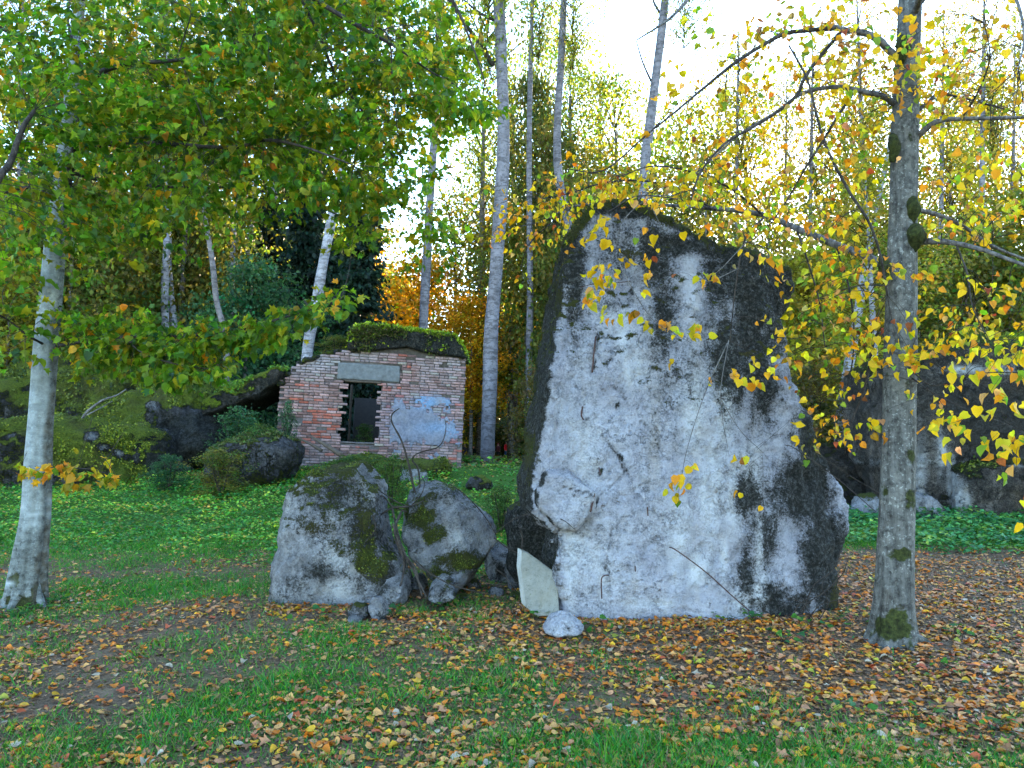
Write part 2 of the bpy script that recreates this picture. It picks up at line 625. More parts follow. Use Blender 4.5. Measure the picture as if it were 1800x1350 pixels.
def greenness(x, y):
    """0 trodden soil and leaf litter .. 1 lush grass; places on the ground in metres"""
    P = np.stack([x, y, 0 * x], 1)
    g = 0.36 + 0.28 * fbm(P, 1.1, 3, off=3.3)
    g += sstep(9.8, 12.2, y + .35 * fbm(P, .9, 2, off=8)) * .6 * (1 - sstep(-.2, 1.2, x) * (1 - sstep(11, 12.5, y)))     # beyond the rubble
    g += .45 * np.exp(-(((x + 1.4) / .9) ** 2 + ((y - 4.8) / .6) ** 2))
    g += .45 * np.exp(-(((x - .45) / .8) ** 2 + ((y - 4.1) / .5) ** 2))
    g += .5 * np.exp(-(((x - 1.6) / .7) ** 2 + ((y - 3.8) / .4) ** 2))
    g += .5 * np.exp(-(((x + 4.2) / 1.0) ** 2 + ((y - 8.3) / .5) ** 2))
    g -= .25 * np.exp(-(((x + 3.3) / .9) ** 2 + ((y - 6.9) / .7) ** 2))
    g -= .2 * np.exp(-(((x + 2.9) / .7) ** 2 + ((y - 4.5) / .5) ** 2))
    g -= .45 * sstep(.6, 2.4, x) * (1 - sstep(10.5, 11.5, y)) * sstep(4.4, 5.2, y)
    g -= .25 * np.exp(-(((x - .5) / 1.8) ** 2 + ((y - 6.3) / .6) ** 2))
    return np.clip(g, 0, 1)


xs = np.concatenate([-np.geomspace(18, 900, 26)[::-1], np.arange(-17.8, 17.9, .14), np.geomspace(18, 900, 26)])
ys = np.concatenate([-np.geomspace(3, 500, 16)[::-1], np.arange(-2.8, 3, .5), np.arange(3, 12, .09), np.arange(12, 26, .16), np.geomspace(26, 1100, 60)])
X, Yg = np.meshgrid(xs, ys)
Zg = gz(X, Yg)
V = np.stack([X.ravel(), Yg.ravel(), Zg.ravel()], 1)
nx, ny = len(xs), len(ys)
ii = (np.arange(ny - 1)[:, None] * nx + np.arange(nx - 1)[None]).ravel()
F = np.stack([ii, ii + 1, ii + nx + 1, ii + nx], 1)
gm = greenness(V[:, 0], V[:, 1])
mask = np.stack([gm, gm * 0, gm * 0], 1)
o = link('ground', make_mesh('ground', V, F, mask=mask, smooth=True), M_ground)
tag(o, kind='structure')

# ------------------------------------------------------------------ leaves
HEART = (np.array([[0, 0, 0], [0, .5, -.02], [0, 1.06, -.14], [-.30, -.05, .05], [-.50, .30, .10], [-.34, .70, .04], [.30, -.05, .05], [.50, .30, .10], [.34, .70, .04]], float),
         [np.array([[0, 1, 4, 3], [1, 2, 5, 4], [0, 6, 7, 1], [1, 7, 8, 2]])])
LOBED = (np.array([[0, 0, 0], [0, .55, -.03], [0, 1.1, -.12], [-.28, .08, .02], [-.60, .22, .10], [-.30, .42, .05], [-.46, .80, .06], [-.14, .74, 0], [.28, .08, .02], [.60, .22, .10], [.30, .42, .05], [.46, .80, .06], [.14, .74, 0]], float),
         [np.array([[0, 1, 5, 3], [1, 2, 7, 5], [0, 8, 10, 1], [1, 10, 12, 2]]), np.array([[3, 5, 4], [5, 7, 6], [8, 9, 10], [10, 11, 12]])])
DIAM = (np.array([[0, 0, 0], [-.36, .5, .06], [0, 1, -.05], [.36, .5, .06]], float), [np.array([[0, 3, 2, 1]])])


def frames(T, N):
    T = T / (np.linalg.norm(T, axis=1)[:, None] + 1e-9)
    N = N - T * (N * T).sum(1)[:, None]
    N = N / (np.linalg.norm(N, axis=1)[:, None] + 1e-9)
    return T, N, np.cross(T, N)


def leaves_geo(P, T, N, S, Cc, tmpl, curl=None):
    T, N, B = frames(T, N)
    tv, tf = tmpl
    n, k = len(P), len(tv)
    z = tv[None, :, 2] * (np.ones(n) if curl is None else curl)[:, None]
    V = P[:, None] + S[:, None, None] * (tv[None, :, 0:1] * B[:, None] + tv[None, :, 1:2] * T[:, None] + z[..., None] * N[:, None])
    F = [(np.arange(n)[:, None, None] * k + f[None]).reshape(-1, f.shape[1]) for f in tf]
    col = np.repeat(Cc, k, 0)
    if k > 4:
        col = col * (1 + .13 * np.random.default_rng(n).normal(size=(len(col), 1))) * np.array([1, 1, 1])
        col[0::k] *= 1.12
        col = np.clip(col, .003, .85)
    return V.reshape(-1, 3), F, col


# ------------------------------------------------------------------ rocks
def prism_rings(rings):
    """closed body from rings of equal length"""
    n = len(rings[0])
    V = np.vstack(rings)
    Q = []
    for r in range(len(rings) - 1):
        for j in range(n):
            k = (j + 1) % n
            Q.append((r * n + j, r * n + k, (r + 1) * n + k, (r + 1) * n + j))
    return V, Q, [list(range(n))[::-1], [(len(rings) - 1) * n + j for j in range(n)]]


def remesh(bodies, voxel):
    bm = bmesh.new()
    for V, Q, caps in bodies:
        vv = [bm.verts.new(v) for v in V]
        for q in Q:
            try: bm.faces.new([vv[i] for i in q])
            except ValueError: pass
        for c in caps:
            bm.faces.new([vv[i] for i in c])
    bmesh.ops.triangulate(bm, faces=bm.faces[:])
    bmesh.ops.recalc_face_normals(bm, faces=bm.faces[:])
    me = bpy.data.meshes.new('tmp')
    bm.to_mesh(me)
    bm.free()
    ob = bpy.data.objects.new('tmp', me)
    C.objects.link(ob)
    md = ob.modifiers.new('r', 'REMESH')
    md.mode = 'VOXEL'
    md.voxel_size = voxel
    dg = bpy.context.evaluated_depsgraph_get()
    em = ob.evaluated_get(dg).to_mesh()
    V = np.empty(len(em.vertices) * 3)
    em.vertices.foreach_get('co', V)
    V = V.reshape(-1, 3)
    L = np.empty(len(em.loops), np.int64)
    em.loops.foreach_get('vertex_index', L)
    F = L.reshape(-1, 4).copy()
    ob.evaluated_get(dg).to_mesh_clear()
    bpy.data.objects.remove(ob)
    bpy.data.meshes.remove(me)
    return V, F


def vnormals(V, F):
    n = np.cross(V[F[:, 2]] - V[F[:, 0]], V[F[:, 3]] - V[F[:, 1]])
    N = np.zeros_like(V)
    for k in range(4):
        np.add.at(N, F[:, k], n)
    return N / (np.linalg.norm(N, axis=1)[:, None] + 1e-12)


def relax(V, F, it=2, lam=.5):
    for _ in range(it):
        S = np.zeros_like(V)
        c = np.zeros(len(V))
        for a, b in ((0, 1), (1, 2), (2, 3), (3, 0)):
            np.add.at(S, F[:, a], V[F[:, b]])
            np.add.at(S, F[:, b], V[F[:, a]])
            np.add.at(c, F[:, a], 1)
            np.add.at(c, F[:, b], 1)
        V = V + lam * (S / c[:, None] - V)
    return V


def outline_rings(out, Y, thick, prof, dens=1):
    """rings from a traced outline; prof = [(fraction of thickness, scale, dx, dz)]"""
    Yv = np.broadcast_to(np.asarray(Y, float), (len(out),))
    P = np.array([at(a, b, y) for (a, b), y in zip(out, Yv)])
    c = P.mean(0)
    R = []
    for (t, s, dx, dz) in prof:
        Q = P.copy()
        Q[:, 0] = c[0] + (P[:, 0] - c[0]) * s + dx
        Q[:, 2] = c[2] + (P[:, 2] - c[2]) * s + dz
        Q[:, 1] = P[:, 1] + t * thick
        R.append(Q)
    return prism_rings(R)


ROUND = [(0.0, .62, 0, 0), (.12, .88, 0, 0), (.35, 1.0, 0, 0), (.7, .93, 0, 0), (1.0, .6, 0, 0)]
BLOCKY = [(0.0, .90, 0, 0), (.08, 1.0, 0, 0), (.85, .97, 0, 0), (1.0, .8, 0, 0)]


def rock(name, out, Y, thick, prof, voxel, amp, mat, label, cat, maskfn=None, freq=1.0, extra=None, sm=3, up=.55, upgain=1.0, group=None, cuts=0, cutq=.9, tufts=0, tsize=.03, tcol=((.03, .055, .008), (.09, .12, .012), (.14, .17, .02))):
    if Y is None:                       # stand it where its foot meets the ground
        by = max(b for _, b in out)
        hp = by - min(b for _, b in out)
        Y = ground_px(sum(a for a, _ in out) / len(out), by - .18 * hp)[1] - .25 * thick
    body = [outline_rings(out, Y, thick, prof)] + (extra or [])
    V, F = remesh(body, voxel)
    V = relax(V, F, sm)
    cc_ = V.mean(0)
    for _ in range(cuts):
        nv = rng.normal(size=3)
        nv[1] = -abs(nv[1]) * 1.2
        nv[2] = abs(nv[2]) + .15
        nv /= np.linalg.norm(nv)
        pr_ = (V - cc_) @ nv
        hq = np.quantile(pr_, min(.995, cutq + rng.uniform(-.04, .045)))
        V = V - nv * np.maximum(0, pr_ - hq)[:, None]
    N = vnormals(V, F)
    s = freq
    off = random.random() * 50
    ridge = 1 - np.abs(fbm(V, 1.1 * s, 2, off=off + 4)) * 1.6
    d = amp * (.75 * fbm(V, .9 * s, 3, off=off) + .35 * ridge + .45 * fbm(V, 3.4 * s, 4, off=off + 9)) + amp * .25 * fbm(V, 11 * s, 3, off=off + 2)
    d += amp * .55 * np.round((fbm(V, 1.6 * s, 2, off=off + 33) + 1) * 4) / 4 + amp * .3 * np.round((fbm(V, 4 * s, 2, off=off + 35) + 1) * 3) / 3 - amp * .6
    V = V + N * d[:, None]
    N = vnormals(V, F)
    px, py, _ = proj(V)
    n = fbm(V, 1.2 * s, 3, off=off + 20)
    moss = np.clip((N[:, 2] - up) * 1.6 + .35 + .35 * n, 0, 1.2) * upgain
    algae = .18 + .22 * n
    white = np.zeros(len(V))
    crack = np.zeros(len(V))
    if maskfn:
        moss, algae, white, crack = maskfn(V, N, px, py, moss, algae, white, crack, n)
    mask = np.clip(np.stack([moss, algae, white, crack], 1), 0, 1)
    c = V.mean(0)
    base = np.array([c[0], c[1], V[:, 2].min()])
    me = make_mesh(name, V - base, F, mask=mask, smooth=True)
    o = link(name, me, mat, None, base)
    tag(o, label, cat, group)
    if tufts:
        wgt = np.clip(mask[:, 0] - .45, 0, 1) * sstep(.6, -.2, N[:, 1]) * sstep(-.35, .35, fbm(V, 2.6 * s, 3, off=off + 70)) + 1e-9
        k = rng.choice(len(V), tufts, p=wgt / wgt.sum())
        k = k[mask[k, 0] > .5]
        m_ = len(k)
        tn = np.cross(N[k], rng.normal(size=(m_, 3)))
        tv, tf = DIAM
        c_ = np.array(tcol)[rng.integers(0, len(tcol), m_)] * rng.uniform(.6, 1.25, (m_, 1))
        Vt, Ft, ct = leaves_geo(V[k] + rng.normal(size=(m_, 3)) * tsize * .4, tn + N[k] * rng.uniform(.2, 1.0, (m_, 1)), N[k] + rng.normal(size=(m_, 3)) * .5, tsize * rng.uniform(.5, 1.4, m_), c_, DIAM)
        q = part('moss', o, Vt, Ft, M_grass, col=ct, base=base)
        tag(q, kind='stuff')
    return o


def seg_dist(px, py, poly):
    d = np.full(len(px), 1e9)
    for (a, b), (c, e) in zip(poly[:-1], poly[1:]):
        vx, vy = c - a, e - b
        t = np.clip(((px - a) * vx + (py - b) * vy) / (vx * vx + vy * vy), 0, 1)
        d = np.minimum(d, np.hypot(px - a - t * vx, py - b - t * vy))
    return d


def moss_tufts(parent, base, V, N, wgt, count, size, cols, name='moss'):
    k = rng.choice(len(V), count, p=wgt / wgt.sum())
    tn = np.cross(N[k], rng.normal(size=(count, 3)))
    c_ = np.array(cols)[rng.integers(0, len(cols), count)] * rng.uniform(.6, 1.25, (count, 1))
    Vt, Ft, ct = leaves_geo(V[k] + rng.normal(size=(count, 3)) * size * .35, tn * .6 + N[k] * rng.uniform(.4, 1.2, (count, 1)), N[k] + rng.normal(size=(count, 3)) * .6, size * rng.uniform(.5, 1.5, count), c_, DIAM)
    q = part(name, parent, Vt, Ft, M_grass, col=ct, base=base)
    tag(q, kind='stuff')


# ---- the tall slab
SLAB_Y = 6.95
CRACKS = [[(1050, 588), (1046, 612), (1042, 640), (1041, 658)], [(1030, 690), (1024, 720), (1021, 738)],
          [(1078, 680), (1090, 692), (1104, 712), (1126, 738)], [(1030, 738), (1050, 762), (1068, 780), (1086, 800), (1098, 832), (1078, 852), (1052, 872), (1040, 896), (1012, 934)],
          [(1150, 775), (1164, 802), (1180, 812)], [(1126, 738), (1140, 756), (1150, 775)], [(990, 855), (1030, 868), (1048, 880)],
          [(1012, 936), (1050, 950), (1110, 958)], [(1075, 930), (1066, 990), (1060, 1010)]]


def slab():
    front = [(1085, 353), (1122, 362), (1160, 378), (1205, 398), (1250, 420), (1295, 440), (1330, 456), (1388, 470), (1386, 505), (1364, 558), (1372, 640), (1398, 720),
             (1436, 800), (1470, 856), (1488, 890), (1480, 935), (1464, 1000), (1468, 1040), (1455, 1110), (1300, 1118), (1120, 1118), (1003, 1118), (989, 1060), (985, 1000),
             (992, 938), (962, 922), (940, 896), (936, 850), (950, 790), (968, 680), (980, 600), (992, 500), (1012, 412), (1045, 368)]
    ys_ = [7.15, 7.15, 7.15, 7.17, 7.2, 7.25, 7.3, 7.4, 7.42, 7.4, 7.35, 7.4, 7.48, 7.5, 7.52, 7.5, 7.4, 7.3, 7.15, 6.92, 6.86, 6.9, 6.9, 6.92,
           6.95, 6.84, 6.82, 6.85, 6.9, 6.95, 7.0, 7.08, 7.12, 7.15]
    prof = [(0, 1, 0, 0), (.12, 1.004, -.01, 0), (.9, .98, -.12, -.01), (1.0, .9, -.13, -.05)]
    body = outline_rings(front, ys_, 1.15, prof)
    # broken plate standing proud at the lower left
    plate = outline_rings([(941, 860), (960, 826), (1000, 838), (1046, 872), (1040, 902), (1012, 936), (968, 918), (942, 892)], 6.78, .5, [(0, .86, 0, 0), (.25, 1, 0, 0), (1, 1, 0, 0)])
    V, F = remesh([body, plate], .0185)
    V = relax(V, F, 1)
    N = vnormals(V, F)
    px, py, _ = proj(V)
    st = V * np.array([1, 1, .22])
    right = sstep(1120, 1300, px)
    d = .016 * fbm(V, 1.0, 3, off=2) + .022 * fbm(V, 4, 4, off=5) + .011 * fbm(V, 12, 3, off=8) - .016 * sstep(.35, .7, fbm(V, 7, 3, off=90))
    d += right * (.034 * (1 - 1.7 * np.abs(fbm(st, 2.6, 3, off=11)))) + (1 - right) * .012 * fbm(st, 5, 3, off=31)
    # angular spalls
    sp = np.round((fbm(V, 2.2, 2, off=40) + 1) * 4) / 4
    d += .016 * sp
    d += .018 * np.round((fbm(V, 5, 2, off=44) + 1) * 3) / 3
    front_f = sstep(.2, .6, -N[:, 1])
    cr = np.full(len(V), 1e9)
    for c in CRACKS:
        cr = np.minimum(cr, seg_dist(px, py, c) + 1.2 * fbm(V, 9, 2, off=3))
    crk = (1 - sstep(-.2, 2.2, cr)) * front_f
    crk = crk * (.65 + .35 * sstep(-.3, .3, fbm(V, 5, 2, off=21)))
    d -= crk * .03
    # shallow hollow where the surface layer has come away (upper right)
    hol = blobs(px, py, [(1120, 470, 90, 100, 1), (1330, 700, 80, 160, .8)])
    d -= hol * .02 * front_f
    V = V + N * d[:, None]
    N = vnormals(V, F)
    n = fbm(V, 1.4, 3, off=60)
    streak = fbm(st, 3.2, 4, off=70)
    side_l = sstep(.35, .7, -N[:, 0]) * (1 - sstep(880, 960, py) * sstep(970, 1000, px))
    algae = .05 + blobs(px, py, [(1150, 450, 34, 60, .62), (1165, 560, 26, 90, .5), (1290, 470, 62, 70, .78), (1345, 540, 60, 120, .72), (1375, 500, 40, 60, .9), (1300, 630, 46, 70, .75),
                                (1345, 690, 44, 80, .55), (1400, 860, 62, 70, .95), (1425, 770, 40, 100, .95), (1350, 920, 40, 90, .45), (1445, 980, 52, 90, .85), (1310, 1010, 24, 60, .35),
                                (1462, 1050, 40, 60, 1), (1380, 1060, 60, 40, .7), (1110, 370, 90, 18, .7), (1260, 430, 130, 22, .9), (1090, 440, 60, 70, .33), (1010, 470, 22, 110, .55),
                                (1190, 660, 40, 60, .3), (1310, 870, 25, 40, .6), (1080, 530, 40, 30, .25), (1140, 1100, 200, 10, .5), (1230, 380, 30, 30, .5)])
    algae = algae * 1.15 + .05 + .22 * streak * (.25 + right) - .4 * blobs(px, py, [(1215, 500, 15, 70, 1), (1215, 430, 14, 30, .7), (1330, 470, 22, 40, .4)])
    algae = np.clip(algae * 1.12, 0, .85) - .22 * sstep(.1, .6, fbm(st, 4.5, 3, off=120)) * right
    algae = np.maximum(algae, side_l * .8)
    white = blobs(px, py, [(1095, 600, 14, 40, .8), (1112, 650, 22, 36, 1), (1070, 560, 12, 40, .4), (1216, 720, 20, 62, 1), (1268, 690, 20, 80, .95), (1247, 870, 18, 90, .9), (1192, 960, 18, 80, 1),
                           (1312, 830, 18, 44, .9), (1286, 880, 13, 60, .8), (1220, 1000, 22, 30, 1), (1300, 1060, 18, 28, 1), (1334, 1040, 15, 44, .9), (1150, 1060, 60, 12, .6),
                           (1002, 1000, 14, 80, .8), (1010, 960, 20, 30, .5), (1215, 500, 13, 60, .35), (1325, 490, 24, 40, .3), (1330, 960, 8, 60, .7), (1270, 980, 7, 40, .8), (1020, 800, 40, 100, .35), (1060, 980, 60, 80, .3), (1000, 760, 25, 80, .35)])
    white = white + .12 * streak
    moss = np.clip((N[:, 2] - .25) * 1.6 + .3 * n + .2, 0, 1.2) * sstep(900, 500, py)
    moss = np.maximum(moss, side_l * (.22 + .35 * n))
    moss = np.maximum(moss, .75 * blobs(px, py, [(935, 790, 20, 50, 1), (1430, 770, 30, 70, .7), (1470, 1050, 30, 50, .8)]))
    crack = crk * .95
    rim_y = np.interp(px, [1000, 1045, 1085, 1160, 1250, 1330, 1390], [430, 370, 353, 378, 420, 456, 470])
    rim = 1 - sstep(4, 26, py - rim_y + 10 * n)
    moss = np.maximum(moss, rim * (.62 + .3 * n))
    algae = np.maximum(algae, rim * .8)
    crack = crk * 1.0
    mask = np.clip(np.stack([moss, algae, white, crack], 1), 0, 1)
    base = np.array([V[:, 0].mean(), 7.3, 0.0])
    t = thing('concrete_slab', base, 'towering pale slab of broken concrete standing on end, moss along its top', 'concrete slab')
    part('body', t, V, F, M_slab, mask=mask, smooth=True)
    moss_tufts(t, base, V, N, np.clip(moss - .45, 0, 1) * (N[:, 1] < .5) * sstep(900, 560, py) + 1e-9, 6000, .022, ((.03, .045, .008), (.07, .09, .012), (.10, .085, .02)))
    # rebar: (pixels, Y)
    bars = [([(1177, 962), (1190, 968), (1240, 1005), (1290, 1050), (1318, 1074)], [6.80, 6.72, 6.70, 6.72, 6.78], .009),
            ([(1058, 1052), (1057, 1020), (1062, 1012), (1070, 1011)], [6.78, 6.74, 6.74, 6.82], .009),
            ([(1047, 592), (1044, 620), (1041, 655)], [6.98, 6.90, 6.88], .012),
            ([(1024, 715), (1022, 730), (1026, 738)], [6.93, 6.86, 6.85], .012),
            ([(1053, 822), (1055, 834)], [6.9, 6.8], .010), ([(1138, 892), (1139, 906)], [6.9, 6.8], .010),
            ([(1020, 505), (1050, 498), (1085, 497), (1108, 494)], [7.05, 6.95, 6.93, 7.0], .006),
            ([(1045, 868), (1038, 900)], [6.8, 6.74], .014), ([(1116, 990), (1117, 1004)], [6.9, 6.8], .008)]
    for pts, Ys, r in bars:
        P = [at(a, b, y) for (a, b), y in zip(pts, Ys)]
        V2, F2 = tube(P, [r * .6, r * .6], 12, 7)
        part('rebar', t, V2, F2, M_rust)
    return t


slab()

# ---- boulders and rubble in the middle ground
def m_left(V, N, px, py, moss, algae, white, crack, n):
    nn = fbm(V, 5, 4, off=7)
    algae = algae + .35 * fbm(V, 3.5, 4, off=2)
    moss = np.maximum(moss * .9, .35 * nn - .08 + blobs(px, py, [(600, 880, 46, 62, .7), (640, 960, 36, 60, .8), (560, 815, 60, 16, .9), (600, 950, 30, 50, .5), (660, 1000, 30, 40, .6), (540, 930, 40, 40, .3), (620, 1010, 60, 40, .35)]) + .06)
    algae = np.maximum(algae, blobs(px, py, [(590, 870, 60, 60, .65), (640, 930, 40, 90, .8), (560, 1005, 40, 22, .6), (680, 1020, 30, 40, .8)]))
    white = blobs(px, py, [(620, 965, 14, 40, .9), (595, 985, 40, 30, .6), (500, 900, 14, 70, .4), (640, 880, 14, 26, .8), (600, 900, 18, 20, .6), (590, 1035, 40, 20, .7), (540, 1040, 50, 20, .5)]) + .1 * n
    return moss, algae, white, crack


rock('concrete_boulder', [(470, 1075), (472, 1020), (490, 965), (482, 905), (482, 846), (497, 806), (538, 786), (600, 784), (632, 820), (652, 862), (660, 905), (668, 955), (690, 1000), (706, 1040), (704, 1066), (600, 1085), (530, 1085)],
     7.45, 1.0, [(0, .86, 0, -.02), (.10, .97, 0, 0), (.4, 1.0, 0, 0), (.8, .95, 0, 0), (1, .65, 0, 0)], .022, .055, M_block, 'upright boulder of pale concrete with moss and dark lichen, left end of the rubble', 'boulder', m_left, 1.5, sm=1, cuts=14, cutq=.945, tufts=3500, tsize=.016)


def m_mid(V, N, px, py, moss, algae, white, crack, n):
    algae = algae + .3 * fbm(V, 4, 4, off=2)
    moss = np.maximum(moss * .55, .4 * fbm(V, 6, 4, off=7) - .05 + blobs(px, py, [(740, 900, 38, 44, .8), (765, 940, 40, 40, .7), (800, 985, 50, 26, .85), (770, 1005, 30, 20, .7), (850, 985, 22, 22, .5), (780, 900, 40, 30, .3)]))
    algae = np.maximum(algae * .8, blobs(px, py, [(790, 870, 40, 20, .45), (850, 1000, 30, 30, .7), (720, 960, 30, 20, .4)]))
    white = blobs(px, py, [(815, 945, 34, 26, .55), (705, 930, 10, 30, .9), (740, 985, 20, 20, .5)])
    return moss * (1 - .7 * blobs(px, py, [(820, 935, 36, 30, 1)])), algae, white, crack


rock('concrete_boulder', [(690, 912), (710, 866), (740, 832), (768, 834), (792, 864), (828, 893), (866, 920), (868, 948), (850, 985), (830, 1018), (800, 1046), (765, 1030), (730, 985), (698, 945)],
     7.9, .85, [(0, .80, 0, 0), (.10, .97, 0, 0), (.5, 1.0, 0, 0), (.85, .9, 0, 0), (1, .6, 0, 0)], .018, .035, M_block, 'diamond shaped mossy concrete boulder tilted against its neighbours, middle of the rubble', 'boulder', m_mid, 2.0, sm=1, cuts=12, cutq=.935, tufts=3000, tsize=.014)


def m_pale(V, N, px, py, moss, algae, white, crack, n):
    return moss * .4 + .25 * fbm(V, 12, 3), algae + .15 + .3 * fbm(V, 9, 3, off=4), .12 + .4 * n, crack


def m_mossy(V, N, px, py, moss, algae, white, crack, n):
    return moss + .2 + .2 * n, algae + .3, white, crack


def m_dark(V, N, px, py, moss, algae, white, crack, n):
    return moss * .8, algae + .55, white, crack


rock('concrete_block', [(851, 985), (862, 958), (880, 950), (892, 968), (890, 1034), (868, 1036), (852, 1006)], None, .45, BLOCKY, .014, .02, M_block,
     'small whitish concrete block wedged right of the tilted boulder', 'block', m_pale, 3, sm=1, cuts=9, cutq=.87)
rock('concrete_block', [(888, 975), (905, 962), (920, 985), (918, 1042), (900, 1050), (886, 1010)], None, .4, BLOCKY, .014, .02, M_block,
     'small moss stained concrete block just left of the upright tile', 'block', m_mossy, 3, sm=1, cuts=9, cutq=.87)
rock('concrete_boulder', [(888, 935), (890, 895), (915, 880), (950, 880), (988, 900), (1000, 960), (1000, 1060), (920, 1060), (892, 1000)], 8.15, .8, ROUND, .025, .05, M_block,
     'dark mossy boulder in the hollow left of the tall slab', 'boulder', m_dark, 1.5)
rock('concrete_boulder', [(630, 905), (634, 860), (648, 846), (664, 856), (668, 900), (680, 1040), (630, 1050)], 8.0, .5, ROUND, .018, .03, M_block,
     'narrow grey boulder peeping out behind the upright left boulder', 'boulder', None, 2)
rock('rubble_stone', [(750, 1055), (755, 1026), (772, 1016), (790, 1024), (800, 1050), (775, 1062)], 7.35, .3, BLOCKY, .012, .016, M_block,
     'small grey stone lying below the tilted boulder', 'stone', m_pale, 4, sm=1, cuts=8, cutq=.85)
rock('rubble_stone', [(664, 1062), (668, 1015), (690, 1008), (706, 1022), (702, 1050), (690, 1066)], 7.3, .3, BLOCKY, .012, .016, M_block,
     'small bluish stone at the right foot of the upright left boulder', 'stone', m_pale, 4, sm=1, cuts=8, cutq=.85)
rock('rubble_stone', [(644, 1070), (652, 1052), (668, 1056), (684, 1078), (676, 1094), (652, 1092)], 6.75, .2, ROUND, .010, .010, M_block,
     'lumpy little stone in the leaves before the left boulder', 'stone', m_pale, 5, sm=1, cuts=8, cutq=.85)
rock('rubble_stone', [(610, 1080), (622, 1062), (640, 1064), (648, 1084), (630, 1096), (612, 1092)], 6.8, .2, ROUND, .010, .010, M_block,
     'half buried stone in front of the upright left boulder', 'stone', m_mossy, 5)
rock('rubble_stone', [(953, 1104), (964, 1088), (985, 1082), (1010, 1086), (1031, 1104), (1022, 1118), (985, 1122), (962, 1116)], 6.2, .28, [(0, .7, 0, -.01), (.2, .95, 0, 0), (.5, 1.0, 0, 0), (1, .7, 0, 0)], .010, .012, M_slab,
     'flat pale stone lying in the leaves before the upright tile', 'stone', lambda V, N, px, py, m, a, w_, c, n: (m * .1, a * .5 + .1, .2 + .3 * n, c), 4, sm=1, cuts=7, cutq=.88)
rock('rubble_stone', [(700, 845), (708, 822), (730, 818), (748, 830), (750, 850), (720, 858)], None, .6, ROUND, .03, .03, M_block,
     'grey stone in the grass before the brick ruin', 'stone', None, 2)
rock('moss_clump', [(818, 856), (826, 842), (846, 838), (862, 848), (866, 860), (840, 866)], None, .5, ROUND, .03, .04, M_far,
     'mossy hummock in the grass right of the brick ruin', 'hummock', m_mossy, 3)


for q, (a, b, Yq, wq, hq, lab) in enumerate([(712, 1035, 7.35, 26, 22, 'angular grey rubble piece under the hanging roots'), (735, 1022, 7.6, 30, 30, 'dark rubble piece in the gap between the boulders'), (832, 1030, 7.5, 26, 18, 'flat rubble piece right below the tilted boulder'),
                                         (870, 1044, 7.2, 24, 14, 'thin slab of rubble left of the upright tile'), (905, 1050, 7.1, 20, 14, 'small angular stone at the foot of the upright tile'), (620, 1092, 6.6, 20, 12, 'little crumbled stone before the left boulder'), (815, 1052, 7.1, 14, 9, 'pebble sized rubble in the leaves below the tilted boulder')]):
    ang = sorted(random.uniform(0, 6.28) for _ in range(7))
    out_ = [(a + wq * .6 * math.cos(t_) * random.uniform(.8, 1.15), b - hq * .6 * math.sin(t_) * random.uniform(.8, 1.15)) for t_ in [k * 6.283 / 7 + random.uniform(-.25, .25) for k in range(7)]]
    rock('rubble_stone', out_, None, wq * Yq / FPX, BLOCKY, .010, .010, M_block, lab, 'stone', m_pale if q % 2 else m_mossy, 5, sm=1, cuts=8, cutq=.85)


def tile():
    out = [(916, 966), (930, 972), (976, 1006), (981, 1030), (984, 1082), (945, 1084), (923, 1066), (914, 1000)]
    ring = np.array([at(a, b, 6.98 - (b - 1010) * .0022) for a, b in out])
    off = np.array([-.035, .075, .012])
    inner = ring.copy()
    c = ring.mean(0)
    inner = c + (ring - c) * .965 + np.array([0, -.012, 0])
    V, Q, caps = prism_rings([inner, ring, ring + off])
    V, F = remesh([(V, Q, caps)], .0085)
    V = relax(V, F, 1)
    N = vnormals(V, F)
    V = V + N * (.002 * fbm(V, 12, 3))[:, None]
    px, py, _ = proj(V)
    n = fbm(V, 5, 3)
    mask = np.clip(np.stack([.02 + .22 * blobs(px, py, [(930, 1050, 26, 26, 1)]) + .04 * n, .0 + .05 * n, sstep(.3, .8, -N[:, 0]) * .4, 0 * n], 1), 0, 1)
    base = np.array([c[0], c[1], V[:, 2].min()])
    o = link('stone_tile', make_mesh('stone_tile', V - base, F, mask=mask, smooth=True), M_stone, None, base)
    tag(o, 'thin smooth greenish grey stone tile propped upright beside the tall slab', 'stone tile')


tile()

# ---- ruined bunker blocks on the left
def m_block(V, N, px, py, moss, algae, white, crack, n):
    bare = blobs(px, py, [(160, 766, 14, 10, .9), (208, 796, 8, 5, .9), (182, 786, 14, 8, .45), (240, 800, 5, 14, .5), (20, 765, 12, 4, .6)])
    face = sstep(.45, .1, N[:, 2])
    moss = np.maximum(moss, .88 + .25 * n) - face * (.26 + .34 * fbm(V, 1.6, 3, off=3)) - 1.5 * bare - .5 * sstep(250, 268, px)
    return moss, algae + .42 - bare * .6, white + bare * .3, crack


def m_boulder(V, N, px, py, moss, algae, white, crack, n):
    bare = blobs(px, py, [(268, 712, 11, 8, .9), (263, 735, 6, 12, .6)])
    dark = sstep(262, 290, px) * sstep(700, 745, py)
    face = sstep(.4, .0, N[:, 2])
    moss = np.maximum(moss, .88 + .25 * n) - face * (.24 + .34 * fbm(V, 1.4, 3, off=3)) - bare * 1.5 - dark * 1.1
    return moss, np.maximum(algae + .2, dark * .8), white + bare * .4, crack


def m_mound(V, N, px, py, moss, algae, white, crack, n):
    return np.maximum(moss, .88 + .25 * n) - sstep(.4, 0, N[:, 2]) * (.22 + .34 * fbm(V, 1.2, 3, off=3)), algae + .5, white, crack


